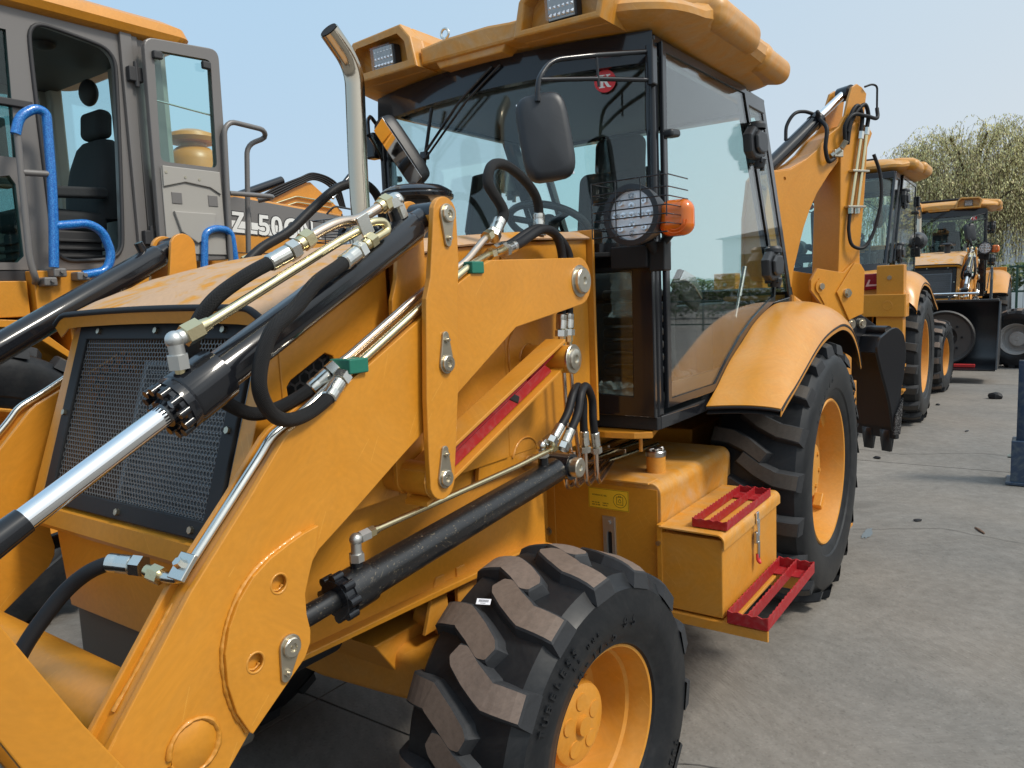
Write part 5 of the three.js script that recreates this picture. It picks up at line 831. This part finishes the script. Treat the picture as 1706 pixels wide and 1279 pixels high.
{ const p = grp('blue_post'); mesh('upright', loft([[0, .07], [.95, .07]].map(([y, w]) => [[-w, y, w], [w, y, w], [w, y, -w], [-w, y, -w]])), M.bluePaint, p); mesh('foot_shoe', [box(-.10, .14, .0, .34, -.10, .10, .006)], M.bluePaint, p); mesh('base_plate', [box(-.13, .2, .0, .02, -.13, .13, .003)], M.bluePaint, p); mesh('foot_bolt', [hex([-.10, .2, 0], [-.125, .2, 0], .016)], M.bolt, p); p.position.set(1.845, gy(-2.75), -2.75); tag(p, 'blue painted steel post with a foot at the right edge', 'post'); }
M.greenDark = phys([.012, .05, .03], .5); M.paleWall = phys([.62, .62, .60], .8); M.greyRoof = phys([.30, .31, .33], .6); M.glassCar = phys([.02, .025, .03], .06, { clearcoat: 1 }); M.silver = phys([.45, .46, .47], .3, { metalness: .6, clearcoat: .6 });
// ---------------------------------------------------------------- big wheel loader on the left
{
  const L = grp('wheel_loader'), X = -2.8, W = 1.5, x1 = X - W;
  M.cabGrey = phys([.15, .142, .138], .42, { clearcoat: .25, clearcoatRoughness: .3 }); M.cabDark = phys([.03, .03, .033], .6); M.liner = phys([.34, .325, .30], .7);
  M.blueWrap = phys(null, .32, { map: tex(256, 256, (u, v) => { const n = tn(u, v, 30, 301, 3); return mix3([.02, .33, .66], [.36, .70, .92], clamp(.25 + n * 1.2)); }, true, 6), bumpMap: roughTex, bumpScale: .004, clearcoat: .5 });
  const cab = grp('cab', L);
  const op = [[2.075, 2.06], [2.02, 2.02], [1.74, 2.035], [1.68, 2.10], [1.60, 3.30], [2.09, 3.36]];
  op.splice(0, 2, [2.08, 2.01]); op.splice(1, 2, [1.68, 2.035]); const opR = roundPoly(op, .12);
  mesh('side_wall', plate([[2.46, 1.95], [2.46, 2.55], [2.36, 3.40], [1.30, 3.46], [1.30, 1.98]], X, X - .05, .005, [opR, [[2.40, 2.0], [2.40, 2.46], [2.27, 2.49], [2.24, 2.44], [2.24, 2.04], [2.28, 2.0]], [[2.34, 2.58], [2.29, 3.28], [2.20, 3.28], [2.22, 2.58]]]), M.cabGrey, cab);
  mesh('opening_seal', tube([...opR, opR[0]].map(([z, y]) => [X + .004, y, z]), .012, { seg: 120, rad: 8 }), M.cabDark, cab, null, true);
  mesh('side_window', plate([[2.43, 1.98], [2.43, 2.48], [2.22, 2.52], [2.20, 1.98]], X - .02, X - .025, 0), M.glassDark, cab); mesh('side_window', plate([[2.36, 2.55], [2.31, 3.31], [2.18, 3.31], [2.20, 2.55]], X - .02, X - .025, 0), M.glassDark, cab);
  mesh('window_ledge', box(X - .02, X + .03, 2.86, 2.90, 2.12, 2.46, .006), M.cabDark, cab);
  mesh('door_post', [plate([[1.58, 1.98], [1.575, 3.42], [1.50, 3.42], [1.52, 1.98]], X, X + .03, .006), plate([[1.505, 2.0], [1.50, 3.42], [1.46, 3.42], [1.47, 2.0]], X, X + .018, .004)], M.cabGrey, cab);
  for (const y of [2.12, 3.12]) mesh('door_hinge', [box(X + .0, X + .07, y, y + .09, 1.47, 1.56, .008), cyl([X + .06, y - .03, 1.51], [X + .06, y + .12, 1.51], .014)], M.cabDark, cab);
  mesh('rear_wall', box(x1, X - .01, 1.95, 2.45, 1.27, 1.31, .006), M.liner, cab);
  mesh('far_wall', plate([[2.46, 1.95], [2.46, 3.40], [1.30, 3.46], [1.30, 1.95]], x1, x1 + .04, .004, [[[2.36, 2.45], [2.36, 3.28], [1.86, 3.30], [1.86, 2.45]], [[1.80, 2.45], [1.80, 3.30], [1.40, 3.32], [1.40, 2.45]]]), M.liner, cab);
  mesh('rear_corner', [box(x1, x1 + .12, 2.4, 3.45, 1.27, 1.36, .02), box(X - .62, X - .5, 2.4, 3.45, 1.25, 1.33, .02), box(X - .14, X - .02, 2.4, 3.45, 1.25, 1.33, .02)], M.liner, cab);
  mesh('far_glass', plate([[2.40, 2.42], [2.40, 3.32], [1.36, 3.34], [1.36, 2.42]], x1 + .015, x1 + .02, 0), M.glassGreen, cab);
  mesh('rear_glass', plateZ([[x1 + .1, 2.43], [X - .05, 2.43], [X - .05, 3.42], [x1 + .1, 3.42]], 1.285, 1.29, 0), M.glassGreen, cab);
  mesh('front_glass', plateZ([[x1 + .05, 2.0], [X - .04, 2.0], [X - .04, 3.38], [x1 + .05, 3.38]], 2.44, 2.445, 0), M.glassGreen, cab);
  mesh('headliner', box(x1, X - .02, 3.36, 3.42, 1.3, 2.46, .01), M.cabDark, cab);
  mesh('floor', box(x1, X, 1.90, 1.97, 1.27, 2.5, .006), M.cabDark, cab);
  mesh('roof', toCreased(loft([[3.40, .0], [3.42, .05], [3.46, .07], [3.52, .05], [3.56, -.02], [3.57, -.2]].map(([y, e]) => { const a = x1 - e, b = X + e, c = 1.16 - e, d = 2.65 + e, o = [], r = .10; for (const [cx, cz, t0] of [[b - r, d - r, 0], [a + r, d - r, 90], [a + r, c + r, 180], [b - r, c + r, 270]]) for (let k = 0; k <= 5; k++) { const t = rad(t0 + k * 18); o.push([cx + r * Math.cos(t), y, cz + r * Math.sin(t)]); } return o; })), .7), M.yellow, cab);
  mesh('cab_speaker', new THREE.SphereGeometry(.09, 16, 12).scale(1, 1, .6).translate(X - .75, 3.22, 1.40), M.cabDark, cab); mesh('dome_lamp', new THREE.SphereGeometry(.07, 16, 12).scale(1, .6, 1).translate(X - .35, 3.36, 1.85), M.cabDark, cab);
  mesh('switch_panel', [box(X - .30, X - .24, 2.45, 2.85, 2.16, 2.30, .01), box(X - .235, X - .225, 2.52, 2.60, 2.18, 2.26, .004)], M.liner, cab);
  const st = grp('seat', L), sxx = X - .62;
  mesh('seat_back', toCreased(loft([[2.32, .26, .09], [2.5, .27, .10], [2.7, .255, .085], [2.82, .20, .07], [2.86, .15, .05]].map(([y, w, d]) => circ(0, 0, 1, 24).map(([c, s]) => [sxx + Math.sign(c) * Math.pow(Math.abs(c), .5) * w, y, 1.53 - (y - 2.3) * .16 + Math.sign(s) * Math.pow(Math.abs(s), .5) * d]))), .9), M.fabric, st);
  mesh('headrest', rotXYZ(new RoundedBoxGeometry(.27, .19, .11, 4, .045), -.1, 0, 0, sxx, 2.97, 1.44), M.fabric, st); mesh('cushion', rotXYZ(new RoundedBoxGeometry(.52, .14, .5, 4, .05), -.05, 0, 0, sxx, 2.30, 1.80), M.fabric, st);
  mesh('seat_base', [box(sxx - .24, sxx + .24, 1.97, 2.24, 1.6, 2.0, .02), ...[0, 1, 2, 3].map(i => box(sxx - .26, sxx + .26, 2.01 + i * .05, 2.03 + i * .05, 1.58, 2.03, .006))], M.cabDark, st);
  mesh('armrest', rotXYZ(new RoundedBoxGeometry(.07, .07, .34, 3, .02), .05, 0, 0, sxx + .29, 2.47, 1.74), M.fabric, st);
  // door folded right back along the cab side
  const dr = grp('open_door', L), dx = X + .085;
  const dout = roundPoly([[1.50, 2.0], [1.482, 3.385], [.955, 3.425], [.975, 2.03]], .07), dwin = roundPoly([[1.452, 2.63], [1.43, 3.325], [1.015, 3.35], [1.035, 2.63]], .05);
  mesh('door_frame', plate(dout, dx, dx + .045, .008, [dwin]), M.cabGrey, dr); mesh('door_window', plate(inset(dwin, -.006), dx + .02, dx + .025, 0), M.glassGreen, dr);
  mesh('window_bar', cyl([dx + .012, 3.02, 1.44], [dx + .012, 2.99, 1.03], .006), M.nickel, dr);
  const lower = [[1.46, 2.06], [1.455, 2.60], [1.03, 2.60], [1.03, 2.06]];
  mesh('lower_panel', plate(lower, dx + .045, dx + .055, .004), M.liner, dr);
  mesh('panel_band', plate([[1.452, 2.48], [1.45, 2.61], [1.04, 2.61], [1.045, 2.46], [1.12, 2.50], [1.30, 2.52]], dx + .055, dx + .068, .005), M.liner, dr);
  mesh('map_pocket', plate([[1.40, 2.33], [1.10, 2.33], [1.13, 2.2], [1.25, 2.13], [1.36, 2.2]], dx + .055, dx + .075, .006), M.liner, dr);
  for (const q of [1.33, 1.07]) mesh('pull_recess', plate([[q + .07, 2.38], [q + .07, 2.45], [q, 2.45], [q, 2.38]], dx + .054, dx + .060, .002), M.cabGrey, dr);
  mesh('panel_screw', [[1.43, 2.57], [1.3, 2.55], [1.2, 2.545]].map(([z, y]) => cyl([dx + .066, y, z], [dx + .071, y, z], .009, .009, 12)), M.bolt, dr);
  mesh('door_stop', box(dx + .04, dx + .075, 3.26, 3.31, 1.38, 1.44, .01), M.cabDark, dr); mesh('door_stop', box(dx + .04, dx + .075, 3.27, 3.32, 1.04, 1.10, .01), M.cabDark, dr);
  // hand rails
  const rail = (pts, r, m, name) => mesh(name || 'hand_rail', pipe(pts, r, .07), m, L, null, true), rx = X + .16;
  rail([[rx, 2.68, 2.285], [rx, 2.78, 2.255], [rx, 2.835, 2.17], [rx, 2.82, 2.115], [rx, 2.46, 2.125], [rx, 2.22, 2.14], [rx, 1.97, 2.165]], .026, M.blueWrap, 'wrapped_rail');
  rail([[rx, 2.20, 2.14], [rx, 2.225, 1.95], [rx, 2.18, 1.87], [rx, 2.05, 1.83], [rx, 1.95, 1.87], [rx, 1.925, 2.01]], .026, M.blueWrap, 'wrapped_rail');
  rail([[rx, 1.97, 1.225], [rx, 2.20, 1.20], [rx, 2.235, 1.12], [rx, 2.225, 1.0], [rx, 1.98, .98]], .024, M.blueWrap, 'wrapped_rail');
  rail([[rx, 2.72, 2.275], [rx, 2.0, 2.285], [rx, 1.90, 2.265], [X - .02, 1.875, 2.20]], .018, M.cabGrey); rail([[rx, 2.48, 2.27], [rx, 2.485, 2.13]], .018, M.cabGrey);
  rail([[rx, 2.0, 1.02], [rx, 2.90, .985], [rx, 2.955, .93], [rx, 2.94, .66], [rx - .05, 2.90, .61], [rx - .1, 2.84, .74], [rx - .1, 2.08, .80]], .018, M.cabGrey); rail([[rx, 2.475, .985], [rx, 2.48, .60], [rx - .12, 2.46, .66]], .017, M.cabGrey);
  for (const [y, z] of [[1.895, 2.21], [1.945, 2.155], [1.925, 2.03]]) mesh('rail_lug', [box(X - .02, rx + .02, y - .03, y + .02, z - .05, z + .02, .01), hex([rx + .02, y, z - .02], [rx + .035, y, z - .02], .012)], M.cabGrey, L);
  // deck, fender, body
  mesh('deck_box', [box(X - .3, X + .1, 1.64, 1.955, 1.92, 2.25, .006), box(X - .3, X + .08, 1.66, 1.95, .95, 1.905, .006)], M.yellow, L);
  mesh('front_deck', [box(X - .6, X + .06, 1.70, 1.90, 2.27, 3.2, .006)], M.yellow, L);
  mesh('fender', [plate([[2.75, 1.72], [2.30, 1.68], [2.05, 1.45], [2.05, 1.41], [2.33, 1.64], [2.75, 1.68]], X - .55, X + .08, .004), plate([[2.06, 1.72], [1.55, 1.72], [1.55, 1.2], [1.9, 1.2], [2.05, 1.42]], X - .4, X + .04, .006)], M.yellow, L);
  mesh('articulation_frame', [box(x1 + .2, X - .45, .7, 1.9, .3, 2.4, .03)], M.cabDark, L);
  mesh('frame_bracket', [box(X - .30, X - .02, 1.05, 1.5, 1.86, 2.0, .01), box(X - .05, X + .0, 1.30, 1.46, 2.02, 2.08, .01)], M.yellow, L);
  const wl = (z) => { const w = grp('wheel', L); w.position.set(X + .08, .80, z); for (const [n, g, m] of [['tyre', WR.tyreN, M.rubber], ['rim', WR.rimN, M.yellowDusty], ['hub', WR.hubN, M.yellowDusty]]) { const q = shown(new THREE.Mesh(g, m)); q.name = n; q.scale.setScalar(1.13); w.add(q); } WR.lugs.forEach((vs, side) => { for (let i = 0; i < 19; i++) { const q = shown(new THREE.Mesh(vs[0], M.lug)); q.name = 'tread_lug'; q.scale.setScalar(1.13); q.rotation.x = (i + side * .5) / 19 * 6.283; w.add(q); } }); };
  wl(2.65); wl(-.55);
  // engine hood with its stripe and number
  const hd = grp('engine_hood', L), hx = -2.99;
  mesh('hood_body', plate([[.93, 1.6], [.93, 2.475], [.72, 2.53], [.09, 2.48], [-.6, 2.42], [-1.5, 2.32], [-1.75, 2.1], [-1.75, 1.6]], hx, hx - 1.15, .02), M.yellow, hd);
  mesh('dark_stripe', plate([[.92, 2.24], [.92, 2.455], [.70, 2.51], [.09, 2.462], [-.6, 2.402], [-1.4, 2.305], [-1.4, 2.21], [.0, 2.225]], hx, hx + .004, .001), M.cabGrey, hd);
  mesh('white_panel', plate([[.80, 2.245], [.80, 2.34], [-.06, 2.30], [-.10, 2.232]], hx + .004, hx + .006, .0005), M.white, hd);
  { const t = new TextGeometry('ZL50GN', { font, size: .125, depth: .003, curveSegments: 6 }); t.computeBoundingBox(); const k = .76 / t.boundingBox.max.x; t.scale(k, 1.22, 1); t.rotateY(Math.PI / 2); t.applyMatrix4(new THREE.Matrix4().makeRotationX(-.045)); t.translate(hx + .0075, 2.252, .75); mesh('model_number', t, M.white, hd);
    const o = new TextGeometry('ZL50GN', { font, size: .125, depth: .001, curveSegments: 6, bevelEnabled: true, bevelThickness: .0003, bevelSize: .006, bevelSegments: 1 }); o.scale(k, 1.22, 1); o.rotateY(Math.PI / 2); o.applyMatrix4(new THREE.Matrix4().makeRotationX(-.045)); o.translate(hx + .0062, 2.252, .75); mesh('number_outline', o, M.cabDark, hd); }
  mesh('hood_rail', [pipe([[hx, 2.44, -.18], [hx + .05, 2.50, -.22], [hx + .05, 2.46, -.80], [hx, 2.38, -.84]], .008, .03), pipe([[hx + .05, 2.44, -.3], [hx + .05, 2.34, -.3]], .006)], M.cabDark, hd);
  mesh('hood_seam', box(hx, hx + .003, 2.10, 2.106, -.9, .9, .001), M.cabDark, hd);
  const ac = grp('air_cleaner', L);
  mesh('cleaner_bowl', turned([-3.45, 2.62, .70], [-3.45, 4, .70], [[0, .06], [.02, .16], [.06, .19], [.20, .19], [.26, .17], [.30, .12], [.31, .10], [.33, .10], [.34, .17], [.37, .185], [.40, .17], [.43, .09], [.44, 0]], 36), M.yellow, ac); mesh('cleaner_stem', cyl([-3.45, 2.48, .70], [-3.45, 2.64, .70], .07), M.cabDark, ac);
  tag(L, 'large yellow wheel loader with open grey cab door and blue wrapped handrails', 'wheel loader');
}
// folded boom of another machine behind the loader's hood
{
  const D = grp('distant_loader'); D.position.set(-4.6, 0, -1.4);
  const P = [[.95, 2.62], [.60, 2.80], [.22, 2.97], [-.02, 3.0], [-.45, 2.72], [-.50, 2.3], [-.6, 1.2], [.6, 1.2], [.9, 2.3]];
  for (const x of [0, -.9]) mesh('boom_plate', plate(P, x, x - .05, .005), M.yellow, D);
  mesh('cross_box', box(-.9, -.05, 2.45, 2.80, -.2, .3, .02), M.yellow, D);
  mesh('body_block', box(-1.2, .2, .5, 2.3, -1.4, .9, .05), M.yellow, D);
  mesh('boom_cylinder', cyl([-.05, 2.74, 1.0], [-.05, 2.99, .32], .045), M.black, D); mesh('boom_cylinder', cyl([.02, 2.93, -.38], [.02, 3.12, -.58], .03), M.black, D); mesh('cylinder_rod', cyl([.02, 2.85, -.30], [.02, 3.18, -.64], .018), M.chrome, D);
  for (let i = 0; i < 4; i++) mesh('hose', tube([[.02 + i * .01, 2.62 + i * .03, .95 - i * .05], [.03, 2.80 + i * .025, .5], [.03, 2.96 + i * .02, .15], [.03, 3.03 + i * .02, -.05], [.03, 2.96 + i * .015, -.28 - i * .03], [.02, 2.75, -.42 - i * .02]], .012), M.hosePlain, D, null, true);
  mesh('boom_pipe', [pipe([[.02, 2.60, .9], [.02, 2.83, .2], [.02, 2.80, -.3]], .01), pipe([[.02, 2.54, .9], [.02, 2.77, .2], [.02, 2.74, -.3]], .01)], M.zinc, D, null, true);
  for (const z of [-.9, .55]) { const w = mesh('tyre', norm(WR.tyre.clone()), M.rubber, D); w.position.set(.05, .70, z); }
  tag(D, 'yellow loader boom with black hoses showing above the grey stripe of the hood', 'loader');
}
// ---------------------------------------------------------------- background right
{
  M.bark = phys(null, .9, { map: tex(256, 256, (u, v) => mix3([.30, .25, .19], [.46, .40, .32], clamp(.5 + tn(u, v, 20, 401))), true, 2) });
  M.willow = phys(null, .9, { vertexColors: true, transmission: .35, thickness: 0, side: THREE.DoubleSide });
  const willow = (x, z, h, r, strands, label) => {
    const T = grp('willow_tree'); T.position.set(x, gy(z), z);
    mesh('trunk', loft([[0, .30], [.5, .22], [1.4, .18], [2.2, .15]].map(([y, q]) => circ(0, 0, q, 12).map(([a, b]) => [a + .06 * Math.sin(y * 2), y, b]))), M.bark, T);
    const tips = [];
    for (let i = 0; i < 48; i++) {
      const a = i * 2.4, e = .35 + .65 * rnd(), qq = Math.sqrt((i + .5) / 48), R = r * (.15 + .75 * qq), top = h * (.93 - .36 * qq * qq + .08 * (rnd() - .5));
      const pts = [[.06, 1.6 + rnd() * .6, 0], [Math.cos(a) * R * .3, lerp(2, top, .55), Math.sin(a) * R * .3], [Math.cos(a) * R * .65, lerp(2, top, .88), Math.sin(a) * R * .65], [Math.cos(a) * R, top, Math.sin(a) * R]];
      mesh('limb', tube(pts, .018 + .022 * rnd(), { seg: 12, rad: 6 }), M.bark, T, null, true);
      const c = new THREE.CatmullRomCurve3(pts.map(toV)); for (let k = 0; k < strands / 48; k++) tips.push([c.getPoint(.35 + .65 * rnd()), a + (rnd() - .5) * 2.2]);
    }
    const pos = [], col = [], twig = [];
    for (const [p, a] of tips) {
      const out = r * (.10 + .34 * rnd()), up = .25 + .55 * rnd(), drop = .9 + 2.0 * rnd(), d = V(Math.cos(a), 0, Math.sin(a));
      const P = t => { const q = p.clone().addScaledVector(d, out * (1 - Math.pow(1 - t, 2))); q.y += up * Math.sin(Math.min(1, t * 2.2) * Math.PI * .5) - drop * Math.pow(t, 1.9); q.x += .05 * Math.sin(t * 9 + a * 3); return q; };
      if (P(1).y < .6) continue;
      const n = Math.round(10 + drop * 6), tone = .75 + .5 * rnd();
      let prev = P(0); for (let i = 1; i <= 7; i++) { const q = P(i / 7), w = .006; twig.push(prev.x - w, prev.y, prev.z, prev.x + w, prev.y, prev.z, q.x, q.y, q.z); twig.push(prev.x, prev.y, prev.z - w, prev.x, prev.y, prev.z + w, q.x, q.y, q.z); prev = q; }
      for (let i = 0; i < n; i++) {
        const q = P((i + rnd()) / n), l = .06 + .06 * rnd(), b = rnd() * 6.283, ex = V(Math.cos(b) * .55, -.7 - .3 * rnd(), Math.sin(b) * .55).multiplyScalar(l), sx = V(-Math.sin(b), .2, Math.cos(b)).multiplyScalar(.012 + .010 * rnd()); q.x += (rnd() - .5) * .12; q.z += (rnd() - .5) * .12;
        const m = q.clone().addScaledVector(ex, .5), e2 = q.clone().add(ex);
        for (const v of [q, m.clone().add(sx), e2, q, e2, m.clone().sub(sx)]) pos.push(v.x, v.y, v.z);
        const k = tone * (.8 + .4 * rnd()), c = rnd() < .22 ? [.66, .56, .32] : [.62, .59, .29]; for (let v = 0; v < 6; v++) col.push(c[0] * k, c[1] * k, c[2] * k);
      }
    }
    const tg = new THREE.BufferGeometry(); tg.setAttribute('position', new THREE.Float32BufferAttribute(twig, 3)); tg.computeVertexNormals(); mesh('twigs', tg, M.bark, T);
    const g = new THREE.BufferGeometry(); g.setAttribute('position', new THREE.Float32BufferAttribute(pos, 3)); g.setAttribute('color', new THREE.Float32BufferAttribute(col, 3)); g.computeVertexNormals(); mesh('crown', g, M.willow, T);
    return tag(T, label, 'tree');
  };
  willow(-.3, -25, 6.5, 3.7, 3000, 'pale yellow green willow tree behind the farthest backhoe loader');
  const fz = -21;
  const F = grp('fence'); F.position.set(1.2, gy(fz), fz); for (let i = 0; i < 7; i++) mesh('fence_post', box(-.03 + i * 1.6, .03 + i * 1.6, 0, 1.75, -.03, .03, .006), M.greenDark, F); for (const y of [.2, 1.0, 1.68]) mesh('fence_rail', box(-.2, 9.8, y, y + .05, -.02, .02, .006), M.greenDark, F); for (let i = 0; i < 64; i++) mesh('fence_wire', cyl([i * .15, .2, .0], [i * .15, 1.7, 0], .005, .005, 5), M.greenDark, F); tag(F, 'dark green wire fence at the right behind the farthest loader', 'fence');
  const hg = grp('hedge'); hg.position.set(-12, gy(-31), -31); { const pos = [], col = []; for (let i = 0; i < 16000; i++) { const x = rnd() * 40, top = 1.9 + .5 * N3(x * .7, 2, 2), y = top * Math.pow(rnd(), .6), z = (rnd() - .5) * 1.6, l = .07 + .07 * rnd(), a = rnd() * 6.28, b = rnd() * 3; const u = V(Math.cos(a), Math.sin(b) * .6, Math.sin(a)).multiplyScalar(l), w = V(-Math.sin(a), .6, Math.cos(a)).multiplyScalar(l * .6); for (const [s, t] of [[-1, -1], [1, -1], [0, 1]]) pos.push(x + u.x * s + w.x * t, Math.max(.02, y + u.y * s + w.y * t), z + u.z * s + w.z * t); const k = .6 + .7 * rnd(); for (let v = 0; v < 3; v++) col.push(.11 * k, .16 * k, .05 * k); } const g = new THREE.BufferGeometry(); g.setAttribute('position', new THREE.Float32BufferAttribute(pos, 3)); g.setAttribute('color', new THREE.Float32BufferAttribute(col, 3)); g.computeVertexNormals(); mesh('foliage', g, M.willow, hg); } tag(hg, 'low dark green hedge beyond the green fence', 'hedge');
  const wh = grp('warehouse'); wh.position.set(7, gy(-60), -62); mesh('wall', box(-14, 14, 0, 5.2, -6, 6, .02), M.paleWall, wh); mesh('roof', plateZ([[-14.5, 5.2], [14.5, 5.2], [0, 6.8]], -6.4, 6.4, .02), M.greyRoof, wh); for (let i = 0; i < 9; i++) { const w = mesh('window', box(-12 + i * 2.9, -10.6 + i * 2.9, 2.6, 3.9, 6.0, 6.04, .005), M.glassDark, wh); mesh('window_sill', box(-12.1 + i * 2.9, -10.5 + i * 2.9, 2.5, 2.6, 6.0, 6.12, .01), M.greyRoof, w); } tag(wh, 'pale low warehouse far away at the right edge', 'building');
  const car = (x, z, turn, m, label) => { const c = grp('parked_car'); const sec = (z, y0, y1, w0, w1) => [[-w0, y0, z], [w0, y0, z], [w0, (y0 + y1) * .55, z], [w1, y1, z], [-w1, y1, z], [-w0, (y0 + y1) * .55, z]]; mesh('body', toCreased(loft([sec(-2.2, .35, .75, .72, .66), sec(-2.1, .25, .95, .84, .78), sec(-1.0, .22, 1.02, .88, .80), sec(.9, .22, 1.0, .88, .80), sec(1.9, .25, .85, .84, .76), sec(2.2, .35, .65, .72, .6)]), .5), m, c); mesh('cabin', toCreased(loft([[1.0, 1.05, -1.9, .80], [1.0, 1.05, -1.9, .80], [1.45, .45, -1.5, .66], [1.50, .30, -1.3, .60]].map(([y, zf, zb, w]) => [[-w, y, zb], [w, y, zb], [w, y, zf], [-w, y, zf]])), .5), m, c); for (const s of [-1, 1]) { mesh('side_window', plate([[.9, 1.04], [.45, 1.40], [-1.35, 1.42], [-1.7, 1.06]], s * .70, s * .80, .01), M.glassCar, c); for (const wz of [-1.35, 1.4]) mesh('wheel', [cyl([s * .70, .31, wz], [s * .90, .31, wz], .31, .31, 24), cyl([s * .90, .31, wz], [s * .905, .31, wz], .19, .18, 18)], M.blackMatt, c); } mesh('windscreen', plateZ([[-.66, 1.04], [.66, 1.04], [.56, 1.42], [-.56, 1.42]], -.01, .01, .002).rotateX(-.95).translate(0, .62, 1.62).translate(0, -.20, -1.28), M.glassCar, c); c.position.set(x, gy(z), z); c.rotation.y = turn; tag(c, label, 'car', 'cars beyond the fence'); };
  car(3.1, -24.5, 1.45, M.white, 'white car beyond the green fence at the right edge'); car(3.6, -28.2, 1.6, M.silver, 'silver car behind the white one at the right edge');
}
renderer.render(scene, camera);
